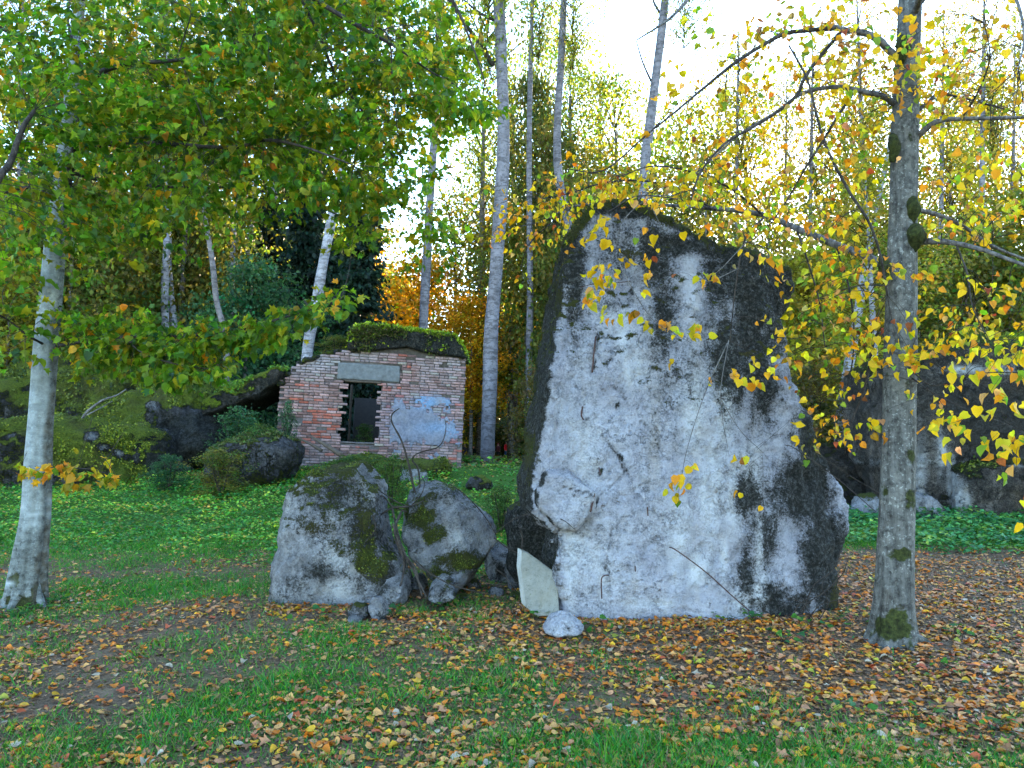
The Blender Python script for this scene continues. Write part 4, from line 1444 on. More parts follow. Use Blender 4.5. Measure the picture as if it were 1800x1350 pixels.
# ------------------------------------------------------------------ right tree (autumn linden)
def right_tree():
    base = ground_px(1572, 1128)
    t = thing('linden_tree', base, 'grey barked linden with sparse yellow leaves standing right of the tall slab', 'tree')
    rows = [(1175, 1568, 128), (1142, 1570, 104), (1115, 1571, 86), (1080, 1571, 74), (1000, 1573, 67), (880, 1577, 64), (760, 1581, 62), (640, 1582, 60), (520, 1584, 57),
            (430, 1586, 55), (300, 1589, 53), (200, 1591, 51), (100, 1596, 47), (0, 1600, 45), (-150, 1608, 40), (-400, 1616, 32), (-650, 1620, 20)]
    YT = base[1]

    def rf(tt, th):
        P = np.stack([np.cos(th).ravel() * 1.2, np.sin(th).ravel() * 1.2, tt.ravel() * 14], 1)
        fl = np.exp(-tt * 26)
        Pf = np.stack([np.cos(th).ravel() * 9, np.sin(th).ravel() * 9, tt.ravel() * 12], 1)
        fis = (1 - np.abs(fbm(Pf, 1.0, 3)) * 1.7).reshape(tt.shape)
        return 1 + .05 * fbm(P, 1.0, 3).reshape(tt.shape) + fl * (.22 * np.cos(th * 5 + .7) + .12 * np.cos(th * 3)) + .035 * fis * np.exp(-tt * 6)

    V, F = trunk_mesh(rows, YT, 300, 56, rf)
    px, py, _ = proj(V)
    moss = blobs(px, py, [(1568, 1105, 44, 30, 1), (1580, 1085, 26, 24, .9), (1585, 975, 22, 16, 1), (1600, 880, 16, 26, .8), (1555, 860, 10, 16, .7), (1602, 805, 14, 20, .8), (1600, 680, 16, 40, .55),
                          (1606, 415, 14, 18, 1), (1604, 370, 10, 12, .7), (1574, 258, 10, 14, 1), (1590, 82, 18, 14, 1), (1600, 240, 10, 20, .5), (1560, 660, 8, 40, .4), (1570, 640, 20, 12, .5)])
    dk = blobs(px, py, [(1558, 1050, 8, 14, 1), (1556, 1066, 5, 8, .8), (1562, 170, 8, 8, .8), (1605, 365, 14, 12, .6), (1553, 466, 8, 10, .7)])
    mask = np.stack([moss * .85 + .05, np.clip(dk, 0, 1) * .8, 0 * moss], 1)
    tr = part('trunk', t, V, F, M_bark_r, mask=mask, smooth=True)
    for k, (dx, dy) in enumerate([(-.30, -.08), (.27, -.14), (.02, -.30)]):
        e_ = np.array([base[0] + dx, base[1] + dy])
        m1 = base + np.array([dx * .35, dy * .35, .10])
        Vr, Fr = tube([base + [dx * .1, dy * .1, .20], m1 - [0, 0, .03], [base[0] + dx * .7, base[1] + dy * .7, g1(base[0] + dx * .7, base[1] + dy * .7) + .015], [e_[0], e_[1], g1(*e_) - .05]], [.05, .045, .026, .015], 18, 10, lambda tt, th: 1 + .1 * np.sin(th * 3 + tt * 12))
        part('root', t, Vr, Fr, M_bark_r, mask=np.tile([[.4, .1, 0]], (len(Vr), 1)), smooth=True)
    rows2 = [
        ([(1580, 106), (1566, 92), (1545, 70), (1518, 58), (1487, 53), (1457, 45)], [0, -.05, -.1, -.12, -.15, -.2], [.038, .032, .024]),
        ([(1478, 56), (1433, 110), (1413, 140), (1403, 163), (1380, 187), (1327, 222), (1277, 250), (1233, 300), (1215, 350)], [-.15, -.25, -.3, -.3, -.35, -.4, -.5, -.55, -.6], [.018, .014, .007]),
        ([(1470, 50), (1413, 54), (1373, 62), (1310, 98), (1267, 130), (1233, 158), (1195, 190), (1133, 240), (1077, 290), (1043, 303), (1000, 297)], [-.2, -.3, -.3, -.4, -.5, -.5, -.6, -.7, -.8, -.8, -.9], [.022, .016, .008, .004]),
        ([(1572, 182), (1547, 167), (1520, 162), (1500, 157), (1473, 153), (1433, 157), (1400, 170), (1360, 200), (1300, 236), (1240, 290), (1180, 340)], [0, -.1, -.1, -.1, -.05, 0, .1, .2, .3, .4, .5], [.03, .022, .016, .006]),
        ([(1500, 163), (1470, 208), (1447, 247), (1413, 300), (1383, 353), (1350, 400)], [-.1, -.05, 0, .05, .1, .2], [.014, .011, .005]),
        ([(1387, 80), (1420, 143), (1447, 243), (1487, 327), (1527, 390), (1547, 447), (1560, 520)], [-.3, -.5, -.6, -.6, -.6, -.5, -.4], [.008, .013, .010]),
        ([(1572, 486), (1545, 462), (1470, 430), (1400, 402), (1340, 377), (1250, 366), (1190, 362), (1100, 358), (1010, 362), (955, 388), (905, 400)], [0, .1, .5, .9, 1.3, 1.6, 1.9, 2.1, 2.3, 2.4, 2.4], [.045, .036, .026, .014, .005]),
        ([(1250, 366), (1200, 335), (1130, 318), (1060, 322), (1000, 340), (950, 350)], [1.6, 1.5, 1.4, 1.4, 1.5, 1.6], [.014, .010, .005]),
        ([(1340, 377), (1290, 335), (1225, 305), (1150, 292), (1090, 310)], [1.3, 1.0, .7, .4, .3], [.014, .010, .004]),
        ([(1010, 362), (965, 395), (930, 430), (915, 470)], [2.3, 2.2, 2.1, 2.0], [.008, .006, .003]),
        ([(1250, 366), (1190, 350), (1120, 345), (1070, 372)], [1.6, .9, .2, -.1], [.009, .007, .004]),
        ([(1400, 402), (1420, 460), (1440, 530), (1450, 610)], [.9, .6, .5, .4], [.012, .009, .004]),
        ([(1470, 430), (1495, 520), (1500, 620), (1480, 720)], [.5, .4, .4, .5], [.012, .009, .004]),
        ([(1680, 428), (1700, 480), (1710, 540), (1740, 600)], [-.2, -.4, -.6, -.8], [.010, .007, .003]),
        ([(1690, 209), (1720, 160), (1740, 100), (1730, 40)], [-.2, -.4, -.6, -.8], [.010, .007, .003]),
        ([(1345, 380), (1322, 402), (1308, 425), (1298, 470), (1290, 530), (1283, 600)], [.55, .2, .1, 0, 0, .1], [.012, .009, .004]),
        ([(1600, 428), (1640, 424), (1680, 428), (1730, 440), (1800, 466), (1900, 500)], [0, -.1, -.2, -.4, -.6, -.9], [.035, .026, .018, .012]),
        ([(1604, 368), (1640, 375), (1690, 396), (1740, 430), (1800, 455), (1880, 480)], [0, .1, .2, .3, .4, .5], [.026, .018, .010]),
        ([(1608, 245), (1628, 226), (1652, 212), (1690, 209), (1740, 208), (1810, 205), (1900, 190)], [0, -.1, -.15, -.2, -.3, -.4, -.5], [.034, .024, .018, .012]),
        ([(1612, 195), (1632, 180), (1650, 165), (1690, 172), (1760, 190), (1820, 210)], [0, .1, .2, .3, .4, .5], [.022, .012, .006]),
        ([(1605, 20), (1650, -30), (1720, -40), (1780, -10), (1800, 60), (1790, 120)], [0, -.4, -.8, -1.0, -1.1, -1.2], [.03, .02, .012, .005]),
        ([(1600, 650), (1640, 678), (1690, 664), (1740, 655), (1820, 656)], [-.1, -.3, -.6, -.9, -1.2], [.008, .006, .003]),
        ([(1602, 664), (1640, 690), (1700, 720), (1750, 738), (1800, 760)], [-.1, -.4, -.8, -1.1, -1.3], [.007, .005, .003]),
        ([(1605, 30), (1640, -60), (1720, -160), (1860, -220), (1960, -100), (1900, 300), (1830, 560)], [0, -.6, -1.2, -1.7, -1.9, -1.9, -1.8], [.04, .03, .02, .014, .006]),
        ([(1600, -60), (1480, -120), (1350, -100), (1250, -40), (1180, 30), (1120, 70)], [0, -.5, -.8, -1.0, -1.2, -1.2], [.035, .025, .014, .005]),
        ([(1565, 600), (1540, 590), (1520, 680), (1490, 760), (1485, 800)], [.1, .5, .7, .8, .9], [.014, .011, .005]),
    ]
    paths = []
    for pts, dy, rad in rows2:
        P = [at(a, b, YT + e) for (a, b), e in zip(pts, dy)]
        paths.append(P)
        rad = [r_ * .85 for r_ in rad]
        off = random.random() * 9
        V, F = tube(P, rad, 40, 9, lambda tt, th: 1 + .12 * np.sin(tt * 60 + th + off) * np.sin(tt * 23))
        part('branch', t, V, F, M_twig_grey if rad[0] > .02 else M_twig, mask=np.tile([[.1, 0, 0]], (len(V), 1)), smooth=True)
    # mossy collars where the branches leave the trunk
    for a, b, r_ in [(1607, 414, .085), (1603, 365, .06), (1570, 256, .05), (1586, 82, .06), (1553, 470, .05)]:
        c = at(a, b, YT - .10)
        Vc, Fc = tube([c + [0, .02, .10], c + [0, -.02, 0], c + [.0, .02, -.13]], [.02, r_, .02], 12, 12, lambda tt, th: 1 + .2 * np.sin(th * 3 + tt * 9))
        part('bark_burr', t, Vc, Fc, M_bark_r, mask=np.tile([[.8, 0, 0]], (len(Vc), 1)), smooth=True)
    pal = [((.74, .47, .012), 40), ((.70, .29, .02), 14), ((.56, .51, .03), 22), ((.19, .33, .03), 10), ((.58, .33, .12), 8), ((.33, .10, .03), 2)]
    # the thin hanging twigs that carry them
    for pts in ([(1180, 345), (1140, 350), (1100, 390), (1080, 440), (1068, 500), (1060, 545)], [(1085, 455), (1110, 510), (1150, 560), (1215, 600)], [(1310, 425), (1270, 470), (1240, 485)], [(1298, 470), (1255, 490), (1228, 498)],
                [(1283, 600), (1240, 690), (1210, 780), (1195, 850)], [(1283, 600), (1262, 700), (1285, 800)], [(1262, 700), (1300, 760), (1340, 800)],
                [(1130, 330), (1160, 400), (1178, 402)]):
        P = [at(a, b, YT - .12 + .05 * math.sin(a)) for a, b in pts]
        P = np.array(P)
        paths.append(list(P))
        V, F = tube(P + rng.normal(size=(len(P), 3)) * .012, [.0045, .003, .0016], 22, 5)
        part('branch', t, V, F, M_twig_grey, mask=np.tile([[0, 0, 0]], (len(V), 1)))
    fo = Foliage(pal, branch_nodes(paths, 26))
    L = [  # px, py, rx, ry, count, dY range
        (1230, 200, 130, 110, 10, -.9, .3), (1400, 130, 110, 90, 24, -.7, .3), (1480, 60, 90, 60, 20, -.8, .2), (1320, 60, 120, 50, 8, -1.2, .2), (1450, 260, 110, 90, 22, -.6, .6),
        (1330, 320, 120, 60, 26, -.4, 1.2), (1200, 320, 110, 40, 24, -.2, 1.8), (1080, 330, 90, 35, 26, .2, 2.2), (980, 370, 70, 50, 26, 1.0, 2.4), (930, 430, 50, 50, 10, 1.5, 2.4), (1430, 420, 110, 60, 26, -.5, .8),
        (1450, 540, 80, 60, 24, -.3, .9), (1480, 640, 70, 50, 18, -.2, .9), (1420, 500, 40, 50, 10, -.3, .9), (1500, 470, 50, 60, 10, -.3, .5),
        (1700, 80, 110, 90, 22, -1.2, .3), (1690, 150, 90, 40, 16, -.6, .4), (1760, 290, 60, 40, 11, -.9, .3), (1760, 380, 50, 40, 11, -.9, .3), (1680, 400, 40, 30, 6, -.6, .3), (1660, 310, 50, 40, 4, -.3, .3),
        (1700, 540, 90, 50, 14, -.9, .2), (1760, 600, 60, 40, 10, -1.2, -.2), (1650, 590, 50, 30, 10, -.6, .1), (1590, 600, 40, 40, 9, -.5, -.3), (1590, 480, 30, 40, 4, -.5, -.3), (1750, 500, 50, 40, 8, -1, 0),
        (1480, 760, 60, 40, 8, 0, .9), (1440, 700, 50, 60, 8, 0, .9), (1640, 680, 30, 40, 6, -.6, -.1), (1600, 130, 30, 40, 4, -.4, -.25),
    ]
    for cx, cyy, rx, ry, n, y0, y1 in L:
        for _ in range(int(n * (1.35 if cyy < 420 else .8))):
            a, b = cx + rng.normal() * rx * .7, cyy + rng.normal() * ry * .7
            fo.spray(at(a, b, YT + rng.uniform(y0, y1)), int(rng.integers(5, 10)), rng.uniform(.12, .26), .055, .55, flat=.7, twig=.0036, hang=.06)
    yel = [50, 16, 20, 8, 5, 2]
    # twigs hanging in front of the tall slab, as the photograph shows them
    S1 = [(1058, 382, 5), (1072, 378, 4), (1046, 405, 4), (1070, 425, 4), (1052, 470, 8), (1066, 488, 9), (1052, 512, 8), (1080, 470, 4), (1045, 520, 5), (1062, 545, 3), (1085, 552, 4), (1122, 545, 5),
          (1142, 565, 5), (1176, 565, 6), (1188, 580, 5), (1215, 578, 5), (1225, 590, 4), (1150, 470, 4), (1140, 450, 3), (1100, 450, 3), (1130, 512, 2), (1188, 480, 1), (1240, 485, 6), (1225, 498, 2), (1178, 400, 2),
          (1185, 630, 2), (1290, 655, 7), (1310, 665, 7), (1345, 640, 5), (1242, 660, 2), (1195, 850, 6), (1192, 868, 4), (1215, 815, 4), (1197, 838, 2), (1292, 800, 3), (1298, 868, 2), (1340, 880, 1), (1385, 765, 2), (1395, 735, 2),
          (1358, 485, 2), (1180, 330, 5), (1120, 350, 4), (1385, 630, 6), (1410, 615, 5), (1360, 450, 5)]
    for a, b, n in S1:
        fo.spray(at(a, b, YT + rng.uniform(-.25, .1)), n, (.085 if n > 1 else .02), .070, .7, yel, flat=.8, twig=.0014, hang=.03)
    # the near spray of big leaves at the right edge
    for a, b, n in [(1790, 640, 10), (1770, 620, 9), (1740, 690, 7), (1725, 720, 5), (1760, 700, 6), (1800, 700, 8), (1745, 770, 8), (1770, 790, 8), (1785, 760, 10), (1760, 815, 7), (1800, 790, 8), (1700, 760, 5), (1690, 775, 4),
                    (1660, 730, 5), (1670, 745, 4), (1640, 740, 3), (1625, 690, 3), (1695, 735, 3), (1800, 600, 8), (1710, 640, 6), (1690, 620, 5), (1795, 870, 5), (1800, 890, 4), (1600, 560, 5), (1610, 620, 5), (1580, 640, 3), (1590, 680, 2), (1740, 650, 6), (1545, 650, 4), (1530, 620, 6), (1560, 720, 3)]:
        fo.spray(at(a, b, YT - rng.uniform(1.0, 1.7) * (1 if a > 1620 else .3)), max(2, int(n * .8)), .11, .062, .6, [36, 12, 32, 20, 4, 2], flat=.8, twig=.002, hang=.04)
    fo.build(t, base, [HEART], M_leaf, M_twig)


right_tree()

# ------------------------------------------------------------------ left tree (green crown)
def left_tree():
    base = ground_px(50, 1062)
    YT = base[1]
    t = thing('linden_tree', base, 'pale barked tree with a broad green crown at the left edge', 'tree')
    rows = [(1105, 36, 135), (1080, 44, 108), (1050, 47, 88), (1000, 50, 76), (950, 57, 67), (900, 64, 61), (850, 66, 59), (780, 69, 56), (700, 74, 54), (600, 81, 52), (500, 91, 48), (410, 98, 44), (330, 107, 38), (250, 118, 34),
            (150, 128, 32), (0, 139, 27), (-150, 150, 22), (-350, 165, 14)]

    def rf(tt, th):
        P = np.stack([np.cos(th).ravel() * 1.2, np.sin(th).ravel() * 1.2, tt.ravel() * 12], 1)
        fl = np.exp(-tt * 9)
        return 1 + .05 * fbm(P, 1.0, 3).reshape(tt.shape) + (.07 + fl * .24) * (np.abs(np.cos(th * 3.5 + .6 + tt * 2)) - .62) + fl * .05 * np.cos(th * 2 + 1) - fl * .06

    V, F = trunk_mesh(rows, YT, 260, 64, lambda tt, th: rf(tt, th) * .86)
    px, py, _ = proj(V)
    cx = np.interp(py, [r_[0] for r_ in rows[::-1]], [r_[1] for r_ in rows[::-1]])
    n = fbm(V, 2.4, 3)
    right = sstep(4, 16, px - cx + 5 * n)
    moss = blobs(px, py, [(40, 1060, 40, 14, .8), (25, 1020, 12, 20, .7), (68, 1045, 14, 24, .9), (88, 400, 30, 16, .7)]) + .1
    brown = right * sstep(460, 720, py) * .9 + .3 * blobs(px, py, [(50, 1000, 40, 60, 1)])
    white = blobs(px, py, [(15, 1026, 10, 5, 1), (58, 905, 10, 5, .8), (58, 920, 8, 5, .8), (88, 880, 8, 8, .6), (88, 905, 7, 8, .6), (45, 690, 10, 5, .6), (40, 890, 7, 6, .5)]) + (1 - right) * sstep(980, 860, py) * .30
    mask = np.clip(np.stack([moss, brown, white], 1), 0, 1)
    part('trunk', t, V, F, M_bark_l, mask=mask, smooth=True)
    for k, (dx, dy) in enumerate([(-.34, -.06), (.26, -.12), (-.05, -.32)]):
        e_ = np.array([base[0] + dx, base[1] + dy])
        m1 = base + np.array([dx * .38, dy * .38, .13])
        Vr, Fr = tube([base + [dx * .12, dy * .12, .34], m1, [base[0] + dx * .7, base[1] + dy * .7, g1(base[0] + dx * .7, base[1] + dy * .7) + .02], [e_[0], e_[1], g1(*e_) - .05]], [.06, .05, .03, .015], 18, 10, lambda tt, th: 1 + .1 * np.sin(th * 3 + tt * 12))
        part('root', t, Vr, Fr, M_bark_l, mask=np.tile([[.35, .35, 0]], (len(Vr), 1)), smooth=True)
    B = [([(104, 340), (118, 325), (130, 270), (140, 215), (150, 172), (165, 135), (200, 118), (240, 110), (310, 106), (380, 90), (450, 60)], [0, -.3, -.35, -.4, -.4, -.45, -.5, -.6, -.8, -1, -1.2], [.055, .045, .04, .03, .02, .01]),
         ([(128, 285), (150, 262), (200, 252), (250, 250), (310, 254), (360, 258), (420, 258), (470, 246), (540, 260), (620, 290)], [-.35, -.5, -.6, -.7, -.9, -1, -1.1, -1.3, -1.5, -1.6], [.034, .028, .024, .018, .008]),
         ([(148, 180), (125, 155), (95, 120), (50, 90), (10, 55), (-40, 20)], [-.4, -.5, -.6, -.7, -.8, -1], [.026, .02, .012]),
         ([(-60, 400), (0, 310), (18, 285), (40, 225), (60, 195)], [-1.8, -1.6, -1.5, -1.4, -1.3], [.04, .032, .02]),
         ([(160, 135), (140, 105), (120, 40), (130, -40)], [-.45, -.4, -.3, -.2], [.02, .014, .01]),
         ([(310, 106), (325, 60), (335, 20), (310, 5)], [-.8, -.9, -1, -1], [.010, .007, .004]),
         ([(318, 106), (340, 165), (360, 220), (362, 240)], [-.8, -.9, -1, -1.1], [.008, .006, .004]),
         ([(139, 0), (250, -90), (400, -80), (520, -20), (620, 40), (700, 85), (745, 118), (800, 150)], [0, -.5, -.9, -1.2, -1.3, -1.4, -1.4, -1.5], [.05, .04, .026, .014, .005]),
         ([(520, -20), (560, 60), (590, 130), (640, 200), (700, 290), (740, 370)], [-1.2, -1.0, -.8, -.7, -.6, -.5], [.018, .014, .006]),
         ([(620, 40), (680, 60), (690, 150), (700, 240)], [-1.3, -1.3, -1.3, -1.3], [.010, .008, .004]),
         ([(145, -40), (300, -160), (480, -200), (650, -140), (780, -20), (830, 80), (860, 170)], [0, -1.2, -1.8, -2.2, -2.4, -2.4, -2.4], [.05, .04, .03, .012, .004]),
         ([(110, 300), (200, 320), (320, 330), (420, 330), (520, 350), (600, 380)], [.2, .5, .7, .9, 1, 1.1], [.03, .022, .014, .006]),
         ([(104, 360), (60, 330), (0, 340), (-60, 350)], [0, -.3, -.5, -.8], [.03, .02, .01]),
         ([(100, 608), (150, 600), (220, 592), (330, 590), (400, 584), (450, 572), (520, 552), (560, 540), (600, 526)], [-.05, -.3, -.6, -1.0, -1.2, -1.3, -1.5, -1.6, -1.7], [.022, .016, .012, .005]),
         ([(220, 592), (250, 620), (310, 640), (380, 650)], [-.6, -.9, -1.1, -1.2], [.010, .007, .004]),
         ([(85, 610), (50, 590), (10, 560), (-30, 540)], [0, -.3, -.5, -.8], [.018, .012, .006]),
         ([(60, 838), (100, 826), (150, 824), (210, 838)], [-.1, -.4, -.6, -.8], [.010, .007, .003]),
         ([(58, 838), (30, 828), (10, 826)], [-.1, -.3, -.4], [.007, .004])]
    paths = []
    for pts, dy, rad in B:
        P = [at(a, b, YT + e) for (a, b), e in zip(pts, dy)]
        paths.append(P)
        off = random.random() * 9
        V, F = tube(P, [r_ * .8 for r_ in rad], 36, 8, lambda tt, th: 1 + .12 * np.sin(tt * 60 + th + off) * np.sin(tt * 23))
        part('branch', t, V, F, M_twig, mask=np.tile([[.1, 0, 0]], (len(V), 1)), smooth=True)
    pal = [((.062, .165, .012), 26), ((.11, .23, .014), 34), ((.19, .29, .016), 24), ((.29, .28, .016), 9), ((.50, .27, .015), 2), ((.05, .15, .045), 6)]
    fo = Foliage(pal, branch_nodes(paths, 30))
    L = [(60, 60, 130, 110, 30), (250, 60, 170, 110, 44), (450, 70, 160, 100, 50), (610, 80, 130, 100, 44), (730, 110, 70, 70, 22), (790, 130, 40, 40, 8), (150, 240, 170, 110, 52), (330, 210, 150, 90, 48), (520, 220, 140, 100, 52), (650, 230, 100, 100, 36),
         (740, 210, 60, 60, 14), (60, 390, 110, 80, 24), (200, 380, 120, 60, 26), (380, 320, 110, 50, 22), (560, 330, 90, 45, 18), (650, 350, 70, 50, 14), (760, 390, 40, 40, 6), (830, 190, 26, 14, 5), (640, 0, 140, 40, 18), (480, 0, 160, 40, 18), (700, 330, 50, 60, 8)]
    for cx_, cyy, rx, ry, n in L:
        for _ in range(int(n * 1.7)):
            a, b = cx_ + rng.normal() * rx * .55, cyy + rng.normal() * ry * .55
            fo.spray(at(a, b, YT + rng.uniform(-1.6, 1.4)), int(rng.integers(16, 27)), rng.uniform(.18, .32), .068, .28, flat=.5, twig=.003)
    for _ in range(34):
        fo.spray(at(120 + rng.normal() * 32, 200 + rng.normal() * 95, YT + rng.uniform(-1.5, -.35)), 20, .25, .072, .28, flat=.5, twig=.003)
    low = [(120, 570, 7), (150, 590, 8), (180, 600, 8), (210, 590, 9), (240, 600, 10), (270, 600, 10), (300, 600, 10), (330, 605, 10), (360, 600, 9), (390, 600, 9), (420, 590, 8), (450, 580, 8), (480, 570, 7), (510, 560, 7), (540, 548, 6), (565, 540, 5), (595, 526, 5),
           (230, 635, 8), (270, 645, 8), (310, 650, 8), (350, 650, 7), (190, 625, 7), (150, 620, 7), (390, 640, 6), (130, 600, 5), (250, 575, 6), (350, 580, 6), (300, 630, 8), (210, 570, 5), (170, 560, 5)]
    for a, b, n in low:
        d = np.interp(a, [100, 330, 600], [-.1, -1.0, -1.7])
        for _ in range(7):
            fo.spray(at(a + rng.normal() * 8, b + rng.normal() * 11, YT + d + rng.uniform(-.3, .3)), int(n * 1.4), .16, .072, .45, [26, 34, 22, 12, 2, 8], flat=.55, twig=.003)
    for a, b in [(20, 490), (60, 500), (10, 540), (50, 540), (20, 590), (55, 580), (10, 620), (45, 625), (75, 560), (5, 450), (40, 460)]:
        fo.spray(at(a, b, YT - rng.uniform(.2, .8)), 14, .2, .085, .4, flat=.6)
    for a, b in [(30, 826), (60, 826), (90, 820), (110, 818), (130, 826), (150, 830), (170, 836), (190, 838), (205, 840), (120, 838), (140, 840), (85, 832)]:
        fo.spray(at(a, b, YT - np.interp(a, [20, 210], [.25, .8])), 9, .11, .075, .55, [0, 3, 14, 40, 30, 0], flat=.6, twig=.002)
    fo.build(t, base, [HEART, LOBED], M_leaf, M_twig)


left_tree()

# ------------------------------------------------------------------ background trees
def clump_crown(nclump, per, leaf, seed, shape='oval', sparse=.16):
    """unit crown: height 1 (z 0..1), radius about .5"""
    r = np.random.default_rng(seed)
    Pl, Tl, Nl, Sl, Cl = [], [], [], [], []
    bag = Bag()
    f1, f2, f3 = r.uniform(0, 6.28, 3)
    for i in range(nclump):
        z = r.uniform(.02, .98)
        if shape == 'oval':
            R = .5 * math.sqrt(max(.02, 1 - ((z - .42) / .60) ** 2))
        elif shape == 'cone':
            R = .42 * (1 - z) + .03
        else:
            R = .46 * math.sqrt(max(.03, 1 - ((z - .55) / .48) ** 2))
        a = r.uniform(0, 2 * np.pi)
        R *= max(.25, 1 + .34 * math.sin(2 * a + f1 + z * 7) + .26 * math.sin(3 * a + f2 - z * 11) + .2 * math.sin(5 * a + f3 + z * 17))
        q = R * math.sqrt(r.uniform(.12, 1))
        if shape == 'cone':
            z = (math.floor(z * 17) + .5 + .25 * r.normal()) / 17
            q = R * r.uniform(.25, 1.0)
        z = 2 * z
        c = np.array([q * math.cos(a), q * math.sin(a), z])
        if i % 3 == 0:
            V, F = tube([[0, 0, max(0, z - .30)], [c[0] * .5, c[1] * .5, z - .12], c], [.006, .004, .0012], 5, 4, cap=False)
            bag.add(V, F)
        n = per
        if shape == 'cone':
            d = np.array([math.cos(a), math.sin(a), -.35])
            s_ = np.array([.09, .09, .018])
            p = c + d * r.uniform(-.06, .06, (n, 1)) + r.normal(size=(n, 3)) * s_ * .6
            T = d + r.normal(size=(n, 3)) * .5
            T[:, 2] -= .4
        elif shape == 'hang':
            p = c + r.normal(size=(n, 3)) * np.array([.04, .04, .12])
            T = r.normal(size=(n, 3)) * .5
            T[:, 2] -= 1
        else:
            p = c + r.normal(size=(n, 3)) * np.array([.085, .085, .06])
            T = r.normal(size=(n, 3))
            T[:, 2] -= .3
        Pl.append(p); Tl.append(T)
        Nl.append(np.array([0, 0, .8]) + r.normal(size=(n, 3)) * .7)
        Sl.append(leaf * r.uniform(.6, 1.3, n))
        k = r.uniform(.6, 1.25)
        hue = np.array([1 + .25 * r.normal(), 1 + .1 * r.normal(), 1.0])
        Cl.append(np.clip(k * hue * np.ones((n, 3)) * r.uniform(.75, 1.2, (n, 1)), .2, 1.8))
    P, T, N, S, Cc = np.vstack(Pl), np.vstack(Tl), np.vstack(Nl), np.concatenate(Sl), np.vstack(Cl)
    V, F, col = leaves_geo(P, T, N, S, Cc, DIAM)
    nl = sum(len(f) for f in F)
    b2 = Bag()
    b2.add(V, F, col)
    if bag.n:
        Vt, Ft, _ = bag.get()
        b2.add(Vt, Ft, np.tile([[.35, .3, .28]], (len(Vt), 1)))
    V, F, col = b2.get()
    me = make_mesh('crown', V, F, col=col)
    me.materials.append(M_leaf_far)
    return me


CR_OVAL = [clump_crown(300, 34, .042, s) for s in (1, 2, 3, 4)]
CR_SPARSE = [clump_crown(190, 28, .034, s) for s in (11, 12, 13)]
CR_HANG = [clump_crown(210, 30, .024, s, 'hang') for s in (21, 22, 23)]
CR_CONE = [clump_crown(420, 30, .045, s, 'cone') for s in (31, 32)]
CR_BUSH = [clump_crown(150, 34, .055, s) for s in (41, 42, 43)]

OLIVE, YOLIVE, GOLD, DKGREEN, TEAL, BROWN, LIME, SPRUCE, AMBER = (.13, .15, .028), (.25, .235, .025), (.60, .34, .012), (.06, .12, .025), (.045, .125, .055), (.12, .10, .03), (.22, .27, .03), (.016, .040, .026), (.42, .17, .015)


def trunk_tube(P, r0, r1, n=14, seg=9):
    off = random.random() * 30
    return tube(P, [r0 * 1.25, r0, (r0 + r1) / 2, r1], n, seg, lambda tt, th: 1 + .06 * np.sin(th * 2 + tt * 9 + off) + .05 * np.sin(th * 3 - tt * 14))


def forest_tree(name, x, y, h, w_, crown, color, label, group=None, z0=.1, trunk_r=None, cat='tree', trunk_col=(.35, .32, .3, 1)):
    zb = g1(x, y)
    t = thing(name, (x, y, zb - .05), label, cat, group)
    r_ = trunk_r or max(.05, h * .011)
    V, F = trunk_tube([(x, y, zb - .1), (x + random.uniform(-.1, .1), y, zb + h * .4), (x + random.uniform(-.15, .15), y, zb + h * .85)], r_, r_ * .3, 9, 7)
    o = part('trunk', t, V, F, M_birch)
    o.color = trunk_col
    o = bpy.data.objects.new('crown', crown)
    C.objects.link(o)
    o.parent = t
    o.location = (0, 0, h * z0)
    o.scale = (w_, w_, h * (1 - z0) / 2)
    o.rotation_euler = (0, 0, random.uniform(0, 6.28))
    o.color = (*color, 1)
    return t


def tree_px(name, px, ytop, Y, wpx, crown, color, label, group=None, z0=.1, cat='tree', **kw):
    p = at(px, ytop, Y)
    zb = g1(p[0], p[1])
    return forest_tree(name, p[0], p[1], max(.6, p[2] - zb), wpx * Y / FPX, crown, color, label, group, z0, cat=cat, **kw)


# trunks one can tell apart
def tall_trunk(name, rows, Y, label, color=(1, 1, 1, 1), crown=None, ccol=YOLIVE, ch=9.0, cw=4.5, branches=(), group=None):
    P = np.array([at(x, y, Y) for x, y, w_ in rows])
    R = np.array([w_ for *_, w_ in rows]) * Y / FPX / 2
    zb = g1(P[0][0], P[0][1])
    if P[0][2] > zb:
        P = np.vstack([[P[0][0], P[0][1], zb - .1], P])
        R = np.concatenate([[R[0] * 1.15], R])
    dirv = P[-1] - P[-2]
    ext = P[-1] + dirv / np.linalg.norm(dirv) * ch * .75
    P = np.vstack([P, ext])
    R = np.concatenate([R, [R[-1] * .3]])
    t = thing(name, P[0], label, 'tree', group)
    off = random.random() * 30
    V, F = tube(P, R, 40, 12, lambda tt, th: 1 + .05 * np.sin(th * 2 + tt * 20 + off) + .04 * np.sin(th * 3 - tt * 31))
    o = part('trunk', t, V, F, M_aspen if color[0] < .7 else M_birch, smooth=True)
    o.color = color
    for pts, r_ in branches:
        Pb = [at(a, b, Y + .1 * k) for k, (a, b) in enumerate(pts)]
        V, F = tube(Pb, [r_, r_ * .4], 14, 6)
        o = part('branch', t, V, F, M_twig, mask=np.zeros((len(V), 3)))
    if crown is not None:
        o = bpy.data.objects.new('crown', crown)
        C.objects.link(o)
        o.parent = t
        top_ = ext + np.array([0, 0, .3])
        o.location = top_ - np.array([0, 0, ch]) - P[0]
        o.scale = (cw, cw, ch / 2)
        o.rotation_euler = (0, 0, random.uniform(0, 6.28))
        o.color = (*ccol, 1)
    return t


